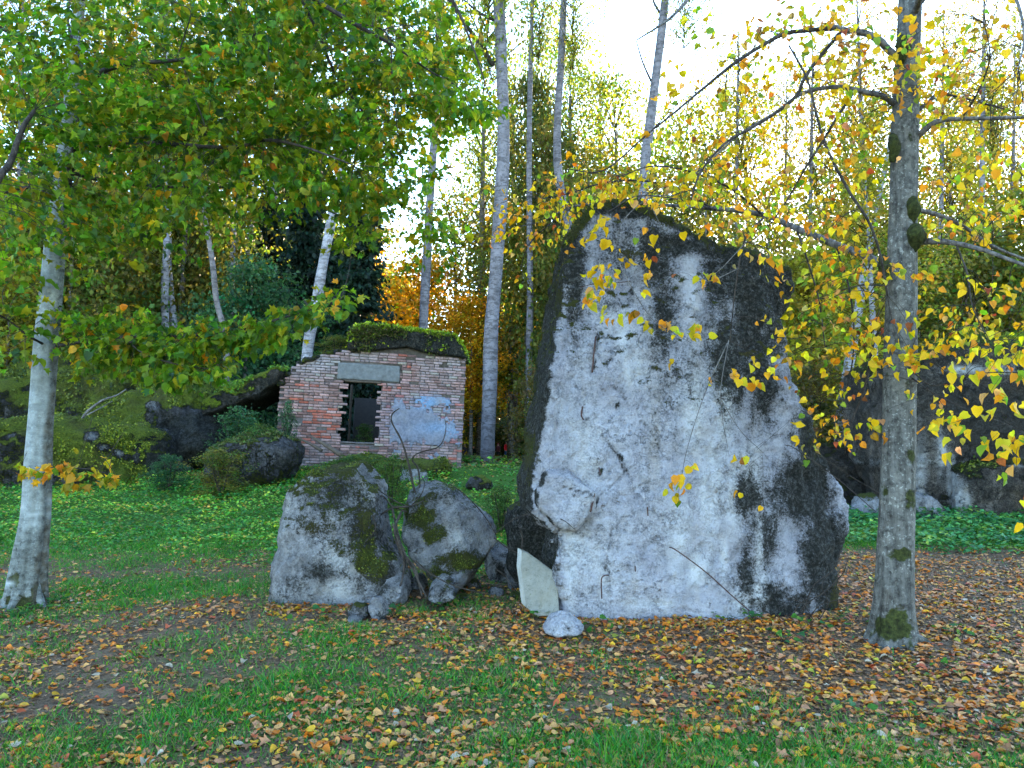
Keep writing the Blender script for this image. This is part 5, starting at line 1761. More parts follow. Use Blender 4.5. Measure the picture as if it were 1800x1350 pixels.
PALE, GREY, DARKT = (.62, .62, .66, 1), (.36, .35, .385, 1), (.3, .27, .26, 1)
tall_trunk('birch_tree', [(857, 818, 27), (860, 700, 25), (864, 580, 25), (872, 470, 24), (882, 330, 23), (885, 200, 22), (880, 80, 21), (876, -40, 20)], 28, 'tall straight grey trunk just right of the brick ruin', GREY, CR_HANG[0], LIME, 15, 6,
           [([(867, 115), (833, 63), (793, 7), (760, -50)], .10), ([(868, 35), (842, 22), (810, -5)], .07)])
tall_trunk('birch_tree', [(743, 610, 17), (748, 500, 16), (753, 400, 15), (757, 330, 14), (765, 220, 13), (770, 80, 12)], 33, 'slim grey trunk rising behind the mossy roof slab', GREY, CR_HANG[1], LIME, 13, 5)
tall_trunk('birch_tree', [(538, 640, 20), (555, 540, 19), (567, 470, 18), (580, 400, 17), (596, 320, 15), (612, 220, 13)], 26, 'leaning white birch behind the left end of the brick ruin', PALE, CR_HANG[2], LIME, 9, 4.5)
tall_trunk('birch_tree', [(290, 600, 13), (290, 500, 13), (293, 420, 12), (290, 300, 11), (292, 200, 9)], 32, 'straight pale birch, left stem of a close pair above the mossy mound', PALE, CR_HANG[0], LIME, 12, 4.5)
tall_trunk('birch_tree', [(306, 600, 13), (300, 520, 12), (296, 460, 11), (297, 380, 9)], 32.4, 'right stem of a close pair of birches above the mossy mound', PALE, None)
tall_trunk('birch_tree', [(408, 620, 10), (407, 500, 10), (410, 420, 9), (415, 330, 8), (418, 220, 7)], 36, 'thin white birch left of the dark spruces', PALE, CR_HANG[1], YOLIVE, 12, 4.5)
tall_trunk('birch_tree', [(440, 600, 10), (436, 460, 10), (442, 400, 9), (450, 320, 8)], 42, 'second thin birch left of the dark spruces', (.8, .8, .8, 1), CR_HANG[2], YOLIVE, 12, 5)
tall_trunk('birch_tree', [(470, 600, 14), (474, 430, 13), (482, 340, 12), (488, 250, 10)], 40, 'grey trunk standing in front of the dark spruces', GREY, CR_HANG[0], YOLIVE, 12, 5)
tall_trunk('birch_tree', [(1015, 800, 20), (1003, 440, 16), (985, 330, 15), (979, 250, 14), (985, 130, 13), (990, 30, 12)], 34, 'pale trunk rising just left of the peak of the tall slab', GREY, CR_HANG[1], LIME, 10, 4)
tall_trunk('birch_tree', [(936, 800, 12), (930, 650, 12), (932, 500, 11), (930, 300, 10), (933, 100, 8), (936, 10, 7)], 37, 'thin trunk between the tall grey trunk and the slab', GREY, CR_HANG[2], LIME, 12, 5)
tall_trunk('birch_tree', [(1112, 800, 22), (1130, 350, 18), (1141, 230, 17), (1155, 120, 16), (1168, 10, 14)], 30, 'grey trunk rising behind the tall slab and leaning right', GREY, CR_HANG[0], LIME, 8, 3.5, [([(1148, 150), (1130, 110), (1118, 70)], .05), ([(1165, 30), (1150, 5), (1140, -30)], .06)])
tall_trunk('birch_tree', [(1473, 790, 18), (1485, 680, 17), (1500, 600, 16), (1513, 520, 15), (1530, 430, 13)], 22, 'leaning white birch between the slab and the right tree', PALE, CR_SPARSE[0], YOLIVE, 6, 3.5)
tall_trunk('birch_tree', [(1517, 700, 10), (1517, 480, 10), (1519, 350, 9), (1515, 240, 8)], 40, 'thin trunk just left of the right tree against the sky', GREY, CR_HANG[1], YOLIVE, 11, 5)
tall_trunk('birch_tree', [(398, 650, 11), (396, 590, 11), (381, 530, 10), (372, 450, 9), (360, 380, 8), (352, 300, 6)], 25, 'crooked brown stem bending left above the fallen mossy slab', DARKT, CR_SPARSE[1], OLIVE, 6, 3.5)
tall_trunk('birch_tree', [(1545, 890, 13), (1541, 760, 13), (1538, 640, 12), (1534, 560, 10)], 19, 'pale slim birch half hidden behind the right tree', PALE, CR_SPARSE[2], YOLIVE, 5, 3)
for k, (x, yb, yt, wd, Y) in enumerate([(1650, 640, 250, 10, 38), (1722, 640, 180, 11, 34), (1690, 640, 350, 7, 45), (1775, 640, 280, 9, 40), (1420, 760, 280, 9, 44), (1290, 760, 240, 8, 46), (1375, 760, 300, 7, 50)]):
    tall_trunk('birch_tree', [(x, yb, wd), (x + 3, (yb + yt) / 2, wd * .9), (x + 6, yt, wd * .7)], Y, ['slender dark trunk nearest the right tree above the bunker wall', 'thickest slender trunk rising above the middle of the bunker wall', 'thinnest slender trunk above the bunker wall', 'slender dark trunk at the right edge above the bunker wall', 'slender trunk above the right shoulder of the slab', 'slender trunk above the middle of the slab top', 'thinnest trunk between the slab and the arching branches'][k], GREY, CR_HANG[k % 3], YOLIVE, 9, 4.5,
               group='slender trunks in the wood on the right')
for k, (x, yt, Y, wd) in enumerate([(30, 150, 36, 12), (180, 200, 40, 11), (230, 180, 44, 9), (340, 200, 45, 9), (520, 230, 50, 9), (650, 230, 46, 10)]):
    tall_trunk('birch_tree', [(x, 640, wd), (x + 4, 400, wd * .9), (x + 8, yt, wd * .7)], Y, ['slender trunk in the dim wood left of the left tree', 'slender trunk in the dim wood just right of the left tree', 'slender trunk in the dim wood left of the birch pair', 'slender trunk in the dim wood right of the birch pair', 'slender trunk in the dim wood among the dark spruces', 'slender trunk in the dim wood above the brick ruin roof'][k], GREY, CR_HANG[k % 3], YOLIVE, 11, 5, group='slender trunks behind the left ruins')

# dark spruces
for px, yt, Y, wpx, lab in [(637, 372, 30, 190, 'dark spruce with drooping boughs behind the brick ruin'), (540, 330, 34, 200, 'tall dark spruce left of the leaning white birch'), (480, 350, 40, 150, 'dark spruce deeper in the wood by the grey trunk'),
                            (135, 420, 33, 200, 'dark spruce close behind the left tree'), (590, 420, 38, 170, 'dark spruce between its two taller neighbours')]:
    tree_px('spruce_tree', px, yt, Y, wpx, CR_CONE[random.randrange(2)], SPRUCE, lab, z0=.02, trunk_col=(.2, .17, .15, 1))

# broadleaved trees of the second row
for px, yt, Y, wpx, me, col, lab, z0 in [
    (740, 450, 46, 190, CR_OVAL[0], GOLD, 'golden autumn tree glowing behind the brick ruin', .05), (828, 520, 44, 110, CR_OVAL[1], GOLD, 'golden tree right of the brick ruin', .32),
    (700, 500, 52, 130, CR_OVAL[2], GOLD, 'small golden tree beside the dark spruce', .05), (40, 340, 30, 260, CR_OVAL[0], OLIVE, 'olive green tree at the far left edge', .05),
    (225, 330, 36, 230, CR_OVAL[1], YOLIVE, 'yellowing tree between the left tree and the birch pair', .05), (345, 330, 38, 220, CR_OVAL[2], YOLIVE, 'yellowing tree right of the birch pair', .05),
    (440, 455, 28, 190, CR_OVAL[3], TEAL, 'blue green young tree before the spruces', .05), (20, 460, 26, 200, CR_OVAL[3], YOLIVE, 'yellow brown tree low at the left edge', .1),
    (800, 350, 50, 230, CR_SPARSE[0], OLIVE, 'thin crowned tree above the golden tree', .15), (900, 380, 48, 190, CR_OVAL[1], YOLIVE, 'olive tree between the tall grey trunk and the slab', .3),
    (975, 230, 42, 150, CR_OVAL[1], OLIVE, 'airy grey green tree left of the peak of the slab', .2), (1060, 260, 48, 190, CR_SPARSE[2], YOLIVE, 'airy yellowish tree above the peak of the slab', .1),
    (1420, 440, 25, 230, CR_OVAL[0], YOLIVE, 'yellow leaved tree right behind the tall slab', .03), (1505, 390, 30, 230, CR_OVAL[1], YOLIVE, 'yellow olive tree just left of the right tree', .05),
    (1350, 330, 34, 200, CR_SPARSE[0], YOLIVE, 'airy yellow tree over the right shoulder of the slab', .1), (1240, 280, 42, 220, CR_SPARSE[1], OLIVE, 'airy olive tree behind the middle of the slab', .1),
    (1610, 420, 28, 220, CR_OVAL[2], OLIVE, 'olive green tree behind the right tree', .05), (1710, 400, 30, 240, CR_OVAL[3], OLIVE, 'dense olive tree above the bunker wall', .05),
    (1800, 330, 30, 260, CR_OVAL[0], YOLIVE, 'tall yellowing tree at the right edge above the bunker wall', .05), (1450, 270, 46, 200, CR_SPARSE[2], YOLIVE, 'airy tree far behind the shoulder of the slab', .1),
    (80, 120, 40, 260, CR_OVAL[1], LIME, 'tall lime green tree behind the left tree trunk', .2), (250, 90, 42, 260, CR_OVAL[2], YOLIVE, 'tall yellow tree behind the crown of the left tree', .2), (420, 110, 44, 260, CR_OVAL[3], LIME, 'tall lime tree behind the middle of the left crown', .25),
    (570, 170, 46, 230, CR_SPARSE[0], LIME, 'tall airy tree behind the right side of the left crown', .25), (330, 220, 34, 200, CR_OVAL[0], OLIVE, 'olive tree crown over the birch pair', .2), (130, 300, 28, 220, CR_OVAL[1], OLIVE, 'olive tree close behind the left tree trunk', .1),
    (846, 250, 64, 130, CR_SPARSE[2], OLIVE, 'airy olive crown beside the tall grey trunk', .3), (930, 130, 44, 130, CR_OVAL[2], OLIVE, 'tall airy crown left of the slab reaching into the sky', .35), (1020, 330, 36, 170, CR_OVAL[3], OLIVE, 'olive tree just behind the peak of the slab', .1), (1130, 300, 40, 200, CR_SPARSE[0], YOLIVE, 'airy yellow tree right of the peak of the slab', .1),
    (1080, 130, 52, 190, CR_SPARSE[1], LIME, 'very thin pale crown high above the peak of the slab', .4), (1200, 180, 54, 190, CR_SPARSE[0], LIME, 'very thin pale crown high behind the slab', .35), (1310, 160, 52, 200, CR_SPARSE[2], YOLIVE, 'thin pale crown behind the arching branches', .35), (850, 60, 48, 170, CR_SPARSE[0], LIME, 'high thin crown around the tall grey trunk', .5), (1000, 60, 50, 150, CR_SPARSE[2], LIME, 'high thin crown between the pale trunks', .5),
    (1480, 120, 50, 210, CR_SPARSE[1], YOLIVE, 'thin crown left of the right tree high up', .35), (1740, 130, 48, 220, CR_SPARSE[0], YOLIVE, 'thin crown high at the right edge', .35), (900, 100, 55, 190, CR_HANG[0], LIME, 'pale hanging crown left of the tall grey trunk top', .3), (960, 40, 58, 180, CR_HANG[1], LIME, 'pale hanging crown between two grey trunks', .3), (1055, 90, 56, 190, CR_HANG[2], LIME, 'pale hanging crown in the bright sky above the slab', .3), (1150, 220, 50, 200, CR_SPARSE[2], LIME, 'pale thin crown right behind the slab peak', .2), (1260, 120, 56, 200, CR_HANG[1], YOLIVE, 'pale hanging crown above the middle of the slab', .3), 
    (1660, 200, 40, 200, CR_SPARSE[2], YOLIVE, 'tall airy yellow tree right of the right tree', .3), (1560, 300, 44, 200, CR_SPARSE[0], YOLIVE, 'airy tree far behind the right tree', .1), (1690, 280, 44, 220, CR_SPARSE[1], OLIVE, 'airy tree far above the bunker wall', .1)]:
    tree_px('broadleaf_tree', px, yt, Y, wpx, me, col, lab, z0=z0)

# shrubs
for px, yt, Y, wpx, col, lab, z0 in [
    (845, 690, 64, 90, BROWN, 'brownish bush right of the brick ruin', .0), (945, 640, 27, 90, BROWN, 'brown tangled bush against the left edge of the slab', .0), (905, 735, 68, 150, DKGREEN, 'dark green bush behind the visitors', .0),
    (825, 800, 27, 50, DKGREEN, 'low dark bush at the right corner of the brick ruin', .0), (960, 700, 24, 80, OLIVE, 'olive bush close behind the slab', .0), (1440, 640, 21, 160, BROWN, 'brown olive bush above the dark concrete chunk', .0),
    (420, 715, 18.6, 90, TEAL, 'blue green elder bush before the fallen mossy slab', .0), (506, 705, 19.5, 34, TEAL, 'small blue green shrub against the left end of the brick wall', .0), (455, 745, 17.6, 70, DKGREEN, 'dark green fern like bush by the brick wall', .0),
    (630, 800, 16.8, 110, DKGREEN, 'low green bush at the foot of the empty window', .0), (690, 800, 14.5, 60, DKGREEN, 'small green tuft in front of the brick wall', .0), (390, 790, 16.2, 90, OLIVE, 'dry olive weeds growing on the grassy mound', .0),
    (640, 745, 22.0, 36, DKGREEN, 'weeds growing in the empty window', .0), (880, 855, 12.5, 60, DKGREEN, 'nettle tuft in the grass left of the slab', .0), (590, 590, 21.5, 60, OLIVE, 'grey green twiggy shrub on top of the broken wall', .0),
    (300, 800, 16.9, 60, TEAL, 'small teal weed before the dark broken face', .0), (1700, 590, 17.2, 120, DKGREEN, 'green plants growing along the top of the bunker wall', .0), (1790, 585, 17.2, 100, LIME, 'lime green plants on the bunker wall at the right edge', .0)]:
    p = at(px, yt, Y)
    zb = g1(p[0], p[1])
    if lab.endswith('bunker wall') or 'bunker wall at' in lab or 'broken wall' in lab:
        zb = p[2] - .75
    if 'window' in lab and 'weeds' in lab:
        zb = p[2] - .7
    h = p[2] - zb
    t = thing('shrub', (p[0], p[1], zb), lab, 'shrub')
    bagt = Bag()
    for q in range(5):
        a = random.uniform(0, 6.28)
        ww = wpx * Y / FPX * .3
        V, F = tube([(p[0], p[1], zb - .05), (p[0] + ww * .5 * math.cos(a), p[1] + ww * .5 * math.sin(a), zb + h * .5), (p[0] + ww * math.cos(a), p[1] + ww * math.sin(a), zb + h * .85)], [.018, .012, .004], 8, 5)
        bagt.add(V, F)
    V, F, _ = bagt.get()
    part('stems', t, V, F, M_twig, mask=np.zeros((len(V), 3)))
    o = bpy.data.objects.new('foliage', CR_BUSH[random.randrange(3)])
    C.objects.link(o)
    o.parent = t
    o.scale = (wpx * Y / FPX, wpx * Y / FPX * .9, h / 2)
    o.rotation_euler = (0, 0, random.uniform(0, 6.28))
    o.color = (*col, 1)

# far rows closing the wood
GL = [('left of the brick ruin', -99, -6), ('behind the brick ruin and the slab', -6, 8), ('behind the bunker wall', 8, 99)]
for row, (Y, sp, h0, h1) in enumerate([(56, 4.0, 9, 15), (66, 4.2, 11, 18), (78, 4.5, 12, 20), (92, 5.0, 15, 24), (108, 5.5, 18, 28)]):
    half = Y * .80 + 6
    for x in np.arange(-half, half, sp):
        x = x + random.uniform(-1.4, 1.4)
        y = Y + random.uniform(-3.5, 3.5)
        pxx = 900 + x / y * FPX
        if 790 < pxx < 950 and y < 72: continue
        h = random.uniform(h0, h1)
        if 680 < pxx < 850: h *= .6
        if 850 <= pxx < 1250: h *= .85
        if pxx < 650: h *= 1.15
        k = random.random()
        col = YOLIVE if k < .4 else OLIVE if k < .7 else GOLD if k < .82 else BROWN if k < .9 else DKGREEN
        cn = {YOLIVE: 'yellow olive', OLIVE: 'olive', GOLD: 'golden', BROWN: 'brownish', DKGREEN: 'dark green'}[col]
        rel = x / Y
        z = 0 if rel < -.16 else 1 if rel < .36 else 2
        forest_tree('broadleaf_tree', x, y, h, h * random.uniform(.42, .6), CR_OVAL[random.randrange(4)], col, 'distant %s tree in row %s ' % (cn, ['one', 'two', 'three', 'four', 'five'][row]) + GL[z][0], 'distant %s trees of row %d ' % (cn, row + 1) + GL[z][0], z0=random.uniform(.0, .12))
        if random.random() < .5:
            forest_tree('bush', x + random.uniform(-2, 2), y - 2, random.uniform(1.6, 3.4), random.uniform(3, 5), CR_BUSH[random.randrange(3)], random.choice([BROWN, OLIVE, DKGREEN]),
                        'distant undergrowth bush deep in the wood ' + GL[z][0], 'distant bushes ' + GL[z][0], z0=0.0, cat='bush')

# ------------------------------------------------------------------ saplings, vines
def stems(name, loc, lists, mat, label, cat, pname='stem'):
    t = thing(name, loc, label, cat)
    for pts, Ys, rad in lists:
        Ys = np.broadcast_to(np.asarray(Ys, float), (len(pts),))
        P = [at(a, b, y) for (a, b), y in zip(pts, Ys)]
        off = random.random() * 9
        V, F = tube(P, rad, 30, 6, lambda tt, th: 1 + .15 * np.sin(tt * 50 + th * 2 + off))
        part(pname, t, V, F, mat, mask=np.tile([[.1, 0, 0]], (len(V), 1)), smooth=True)
    return t


b0 = at(735, 900, 8.3)
stems('bare_sapling', b0, [([(738, 905), (728, 860), (718, 815), (706, 775), (690, 745), (688, 732), (693, 724), (702, 718)], 8.3, [.014, .011, .008, .005]),
                           ([(733, 880), (738, 850), (734, 822), (725, 810), (728, 801), (745, 793), (768, 787), (779, 774), (784, 752), (782, 737)], 8.4, [.011, .009, .007, .004])], M_twig,
      'leafless sapling with two curling stems in front of the brick wall', 'sapling')
b0 = at(730, 1030, 7.5)
stems('root_tangle', b0, [([(690, 895), (700, 940), (712, 975), (730, 1000), (742, 1048)], [7.7, 7.55, 7.45, 7.4, 7.25], [.012, .014, .01]), ([(705, 900), (694, 930), (702, 965), (725, 1000), (750, 1050)], [7.65, 7.5, 7.45, 7.4, 7.2], [.014, .013, .008]),
                          ([(660, 910), (690, 893), (720, 890), (745, 880)], 7.85, [.01, .012, .006]), ([(650, 878), (672, 872), (690, 890), (715, 900)], 7.9, [.006, .008, .008]), ([(648, 848), (685, 875), (718, 892)], 7.9, [.004, .006, .008]),
                          ([(722, 890), (740, 870), (746, 850), (740, 835)], 7.95, [.008, .005, .003]), ([(690, 920), (710, 990), (700, 1040), (690, 1050)], 7.4, [.008, .01, .006]), ([(790, 850), (820, 872), (850, 905), (872, 940)], 7.9, [.005, .006, .004]),
                          ([(870, 938), (905, 912), (940, 903), (985, 912), (1010, 930)], [7.6, 7.4, 7.1, 6.75, 6.7], [.004, .005, .003]), ([(730, 985), (760, 1010), (800, 1030), (860, 1045)], 7.3, [.008, .006, .003]), ([(655, 905), (660, 930), (640, 955)], 7.45, [.005, .005, .003]),
                          ([(868, 945), (895, 965), (918, 975)], 7.4, [.007, .006, .004]), ([(908, 1040), (885, 1010), (870, 1000)], 7.4, [.006, .006, .003]), ([(917, 965), (918, 945), (914, 930)], 7.1, [.006, .005, .003])], M_twig,
      'tangle of dark roots and creepers hanging between the boulders', 'roots', 'root')
b0 = at(1450, 1085, 6.9)
stems('dry_brambles', b0, [([(1400, 1085), (1420, 1060), (1450, 1040), (1480, 1010), (1490, 985)], 6.85, [.006, .005, .003]), ([(1420, 1090), (1440, 1065), (1470, 1055), (1500, 1050)], 6.8, [.006, .004, .002]), ([(1410, 1080), (1430, 1030), (1465, 1000), (1480, 960)], 6.95, [.006, .005, .003]),
                           ([(1440, 1090), (1455, 1060), (1445, 1030), (1460, 1005)], 6.85, [.005, .004, .002]), ([(1395, 1080), (1405, 1062), (1430, 1050), (1455, 1060)], 6.8, [.005, .004, .002]), ([(1430, 1090), (1410, 1060), (1380, 1050)], 6.8, [.005, .004, .002]),
                           ([(1600, 950), (1560, 880), (1500, 840), (1440, 800)], 6.6, [.003, .004, .003]), ([(1540, 900), (1470, 840), (1400, 790), (1380, 782)], 6.6, [.003, .004, .003])], M_twig,
      'dry bramble stems at the right foot of the tall slab', 'brambles', 'stem')
b0 = at(130, 735, 17.0)
stems('fallen_branch', b0, [([(145, 735), (155, 722), (180, 704), (205, 695), (222, 684)], 16.9, [.03, .025, .012]), ([(152, 730), (175, 718), (198, 705)], 16.9, [.018, .012, .008])], M_twig_grey, 'pale bare branch fallen on the mossy blocks', 'branch', 'limb')

# ------------------------------------------------------------------ people far away
def figure(px, head_py, Y, h, shirt, legs, hair, label, turn=0.0):
    p = at(px, head_py, Y)
    zb = p[2] - h
    s = h / 1.7
    joints = {'pelvis': (0, 0, .95), 'chest': (0, .0, 1.28), 'neck': (0, 0, 1.46), 'head': (0, -.02, 1.58), 'crown': (0, 0, 1.68), 'shl': (.18, 0, 1.40), 'ell': (.24, -.03, 1.12), 'hal': (.20, -.16, .92),
              'shr': (-.18, 0, 1.40), 'elr': (-.25, .0, 1.12), 'har': (-.26, -.08, .88), 'hil': (.10, 0, .90), 'knl': (.11, -.10, .5), 'anl': (.11, .02, .09), 'tol': (.12, -.14, .05), 'hir': (-.10, 0, .90), 'knr': (-.11, .02, .5), 'anr': (-.11, .12, .10), 'tor': (-.12, -.02, .05)}
    rad = dict(pelvis=.15, chest=.16, neck=.06, head=.10, crown=.07, shl=.075, ell=.05, hal=.04, shr=.075, elr=.05, har=.04, hil=.10, knl=.07, anl=.05, tol=.04, hir=.10, knr=.07, anr=.05, tor=.04)
    ed = [('pelvis', 'chest'), ('chest', 'neck'), ('neck', 'head'), ('head', 'crown'), ('chest', 'shl'), ('shl', 'ell'), ('ell', 'hal'), ('chest', 'shr'), ('shr', 'elr'), ('elr', 'har'), ('pelvis', 'hil'), ('hil', 'knl'), ('knl', 'anl'), ('anl', 'tol'), ('pelvis', 'hir'), ('hir', 'knr'), ('knr', 'anr'), ('anr', 'tor')]
    names = list(joints)
    me = bpy.data.meshes.new('person')
    me.from_pydata([joints[n] for n in names], [(names.index(a), names.index(b)) for a, b in ed], [])
    ob = bpy.data.objects.new('tmp_person', me)
    C.objects.link(ob)
    ob.modifiers.new('s', 'SKIN')
    for i, n in enumerate(names):
        sv = me.skin_vertices[0].data[i]
        sv.radius = (rad[n], rad[n] * .8)
        sv.use_root = n == 'pelvis'
    md = ob.modifiers.new('u', 'SUBSURF')
    md.levels = md.render_levels = 2
    dg = bpy.context.evaluated_depsgraph_get()
    m2 = bpy.data.meshes.new_from_object(ob.evaluated_get(dg))
    bpy.data.objects.remove(ob)
    m2.name = 'person'
    m2.materials.clear()
    for nm, c in (('shirt', shirt), ('trousers', legs), ('skin', (.5, .3, .22)), ('hair', hair)):
        m2.materials.append(simple(nm + '_cloth', c, .15, 20))
    for f in m2.polygons:
        c = f.center
        f.use_smooth = True
        f.material_index = 1 if c.z < .93 and abs(c.x) < .19 else 2 if (c.z < .97 and abs(c.x) >= .19) else 0 if c.z < 1.45 else 3 if (c.z > 1.62 or c.y > .02) else 2
    o = link('person', m2, None, None, (p[0], p[1], zb))
    o.scale = (s, s, s)
    o.rotation_euler = (0, 0, turn)
    tag(o, label, 'person', 'people far off in the wood')


figure(890, 776, 58, 1.5, (.85, .02, .04), (.05, .12, .35), (.03, .02, .02), 'person in a red jacket and blue jeans walking far off', .9)
figure(876, 779, 60, 1.45, (.12, .03, .05), (.02, .02, .03), (.9, .05, .14), 'person in a pink red top and hood left of the red jacket', -.6)
figure(866, 780, 61, 1.5, (.02, .02, .025), (.02, .02, .03), (.03, .02, .02), 'person in dark clothes close beside the tall grey trunk', .3)
figure(817, 780, 52, 1.5, (.035, .035, .06), (.02, .02, .03), (.3, .28, .35), 'person in dark clothes at the corner of the brick ruin', .2)
figure(832, 783, 55, 1.4, (.02, .02, .025), (.02, .02, .02), (.02, .02, .02), 'person in black between the brick ruin and the tall trunk', -.4)

# ------------------------------------------------------------------ grass, undergrowth, litter
def in_view(n, y0, y1, margin=1.06, ypow=1.0):
    """random ground spots inside the view wedge (a bit wider), even per square metre when ypow=1"""
    u = rng.random(n)
    y = np.sqrt(y0 * y0 + u * (y1 * y1 - y0 * y0)) if ypow == 1.0 else y0 + (y1 - y0) * u ** ypow
    x = (rng.random(n) * 2 - 1) * (y * .666 * margin + .4)
    return x, y


# obstacles not to grow through are covered by the meshes themselves
def grass():
    x, y = in_view(330000, 3.0, 13.0, ypow=1.15)
    g = greenness(x, y)
    P0 = np.stack([x, y, 0 * x], 1)
    keep = rng.random(len(x)) < np.clip((g - .12) * 1.5 + .25 * fbm(P0, 2.5, 2), .03, 1)
    x, y, g = x[keep], y[keep], g[keep]
    n = len(x)
    tuft = sstep(.1, .6, fbm(np.stack([x, y, 0 * x], 1), 3.3, 2, off=50))
    h = rng.uniform(.016, .044, n) * (.7 + .7 * g + .8 * tuft)
    wd = rng.uniform(.003, .006, n) * (.6 + y / 12)
    a = rng.uniform(0, 2 * np.pi, n)
    la = rng.uniform(0, 2 * np.pi, n)
    lean = rng.uniform(.3, 1.3, n) * h
    z = gz(x, y)
    p = np.stack([x, y, z - .004], 1)
    s = np.stack([np.cos(a), np.sin(a), 0 * a], 1) * wd[:, None]
    tip = p + np.stack([np.cos(la) * lean, np.sin(la) * lean, h], 1)
    V = np.stack([p - s, p + s, tip], 1).reshape(-1, 3)
    F = np.arange(n * 3).reshape(-1, 3)
    pal = np.array([(.05, .23, .012), (.02, .21, .04), (.12, .30, .012), (.24, .22, .09), (.20, .16, .09)])
    wt = np.array([.36, .28, .2, .1, .06])
    idx = rng.choice(5, n, p=wt)
    dry = rng.random(n) < np.clip(.62 - g, 0, .65)
    idx[dry] = rng.choice([3, 4, 2], dry.sum())
    c = pal[idx] * rng.uniform(.7, 1.2, (n, 1))
    o = link('grass', make_mesh('grass', V, F, col=np.repeat(c, 3, 0)), M_grass)
    tag(o, 'short trampled grass with green patches among the fallen leaves', 'grass', kind='stuff')


grass()


def ground_cover(name, n, y0, y1, test, size, hmax, pal, label):
    x, y = in_view(n, y0, y1, ypow=.9)
    P0 = np.stack([x, y, 0 * x], 1)
    d = test(x, y, fbm(P0, .9, 3, off=77), fbm(P0, 3.0, 2, off=7))
    k = rng.random(len(x)) < d
    x, y, d = x[k], y[k], d[k]
    n = len(x)
    z = gz(x, y) + rng.random(n) ** .6 * hmax * (.4 + .6 * np.clip(d, 0, 1)) * (1 + .5 * fbm(np.stack([x, y, 0 * x], 1), 1.6, 2))
    a = rng.uniform(0, 2 * np.pi, n)
    T = np.stack([np.cos(a), np.sin(a), rng.uniform(-.5, .15, n)], 1)
    N = np.array([0, 0, 1.0]) + rng.normal(size=(n, 3)) * .38
    idx, c = palette_pick(pal, n)
    pn = fbm(np.stack([x, y, 0 * x], 1), 1.3, 3, off=140)[:, None]
    c = c * rng.uniform(.6, 1.3, (n, 1)) * (1 + .45 * pn) * np.where(pn > .25, np.array([[1.7, 1.05, .9]]), np.array([[1.0, 1.0, 1.0]]))
    V, F, col = leaves_geo(np.stack([x, y, z], 1), T, N, size * rng.uniform(.6, 1.3, n) * (.6 + y / 28), c, DIAM)
    o = link(name, make_mesh(name, V, F, col=col), M_grass)
    tag(o, label, 'undergrowth', kind='stuff')


PALG = [((.05, .26, .03), 30), ((.09, .33, .035), 32), ((.20, .36, .035), 18), ((.03, .19, .05), 14), ((.32, .28, .06), 8)]
PALT = [((.035, .20, .06), 36), ((.055, .25, .06), 34), ((.11, .27, .045), 18), ((.03, .15, .06), 14)]
ground_cover('undergrowth', 150000, 9.2, 21.5, lambda x, y, n1, n2: np.clip(sstep(9.8, 12.6, y + .5 * n1 + .35 * (x + 4) * (x > -4)) * (.75 + .5 * n2), 0, 1) * (x < -1.9 + .02 * y), .055, .19, PALG, 'carpet of bright green leafy undergrowth before the left ruins')
ground_cover('undergrowth', 130000, 9.0, 26.0, lambda x, y, n1, n2: np.clip(.42 + .5 * n1 + .3 * n2, .05, .95) * (x >= -2.2 + .02 * y) * (x < 2.2), .06, .09, PALG + [((.15, .16, .05), 50)], 'sparse green weeds between the boulders and the brick ruin')
ground_cover('undergrowth', 60000, 9.5, 16.5, lambda x, y, n1, n2: np.clip(sstep(10.6, 11.6, y + .5 * n1 + .25 * (x - 6)) * (.8 + .4 * n2), 0, 1) * (x > 2.2), .08, .22, PALT, 'carpet of blue green nettles at the foot of the bunker wall')
ground_cover('undergrowth', 50000, 22, 62, lambda x, y, n1, n2: np.clip(.5 + .5 * n1 + .3 * n2, 0, 1), .10, .30, PALG + [((.09, .08, .03), 80)], 'rough green forest undergrowth under the far trees')

# weeds (small leafy plants) standing singly in the litter
def weeds():
    spots = [(1165, 1075), (1275, 1090), (1330, 1095), (1500, 1095), (780, 1075), (860, 1035), (940, 1090), (690, 1085), (1380, 1130), (1600, 1270), (1450, 1260), (1640, 1190), (110, 1060), (60, 1075), (30, 1085), (560, 1090), (1060, 1110), (1420, 1105), (1680, 1120), (1745, 1290)]
    for a, b in spots:
        p = ground_px(a, b)
        n = int(rng.integers(9, 18))
        r_ = rng.uniform(.05, .11)
        q = p + rng.normal(size=(n, 3)) * np.array([r_, r_, .012])
        q[:, 2] = gz(q[:, 0], q[:, 1]) + rng.uniform(.02, .09, n)
        an = rng.uniform(0, 6.28, n)
        T = np.stack([np.cos(an), np.sin(an), rng.uniform(-.3, .3, n)], 1)
        N = np.array([0, 0, 1.0]) + rng.normal(size=(n, 3)) * .35
        _, c = palette_pick([((.06, .20, .03), 3), ((.04, .16, .05), 2), ((.12, .24, .03), 1)], n)
        near = 'at the foot of the tall slab' if 1000 < a < 1480 and b < 1115 else 'by the roots of the left tree' if a < 150 else 'by the rubble left of the slab' if a <= 1000 else 'near the right tree'
        t = thing('weed', p, 'small green leafy weed in the leaf litter ' + near, 'plant', 'small green weeds ' + near)
        V, F, col = leaves_geo(q, T, N, rng.uniform(.03, .06, n), c, HEART)
        part('foliage', t, V, F, M_leaf, col=col)
        bag = Bag()
        for i in range(n):
            V, F = tube([p + [0, 0, -.02], (p + q[i]) / 2 + [0, 0, .01], q[i]], [.002, .0015, .001], 4, 3, cap=False)
            bag.add(V, F)
        V, F, _ = bag.get()
        part('stems', t, V, F, M_twig, mask=np.zeros((len(V), 3)))


weeds()


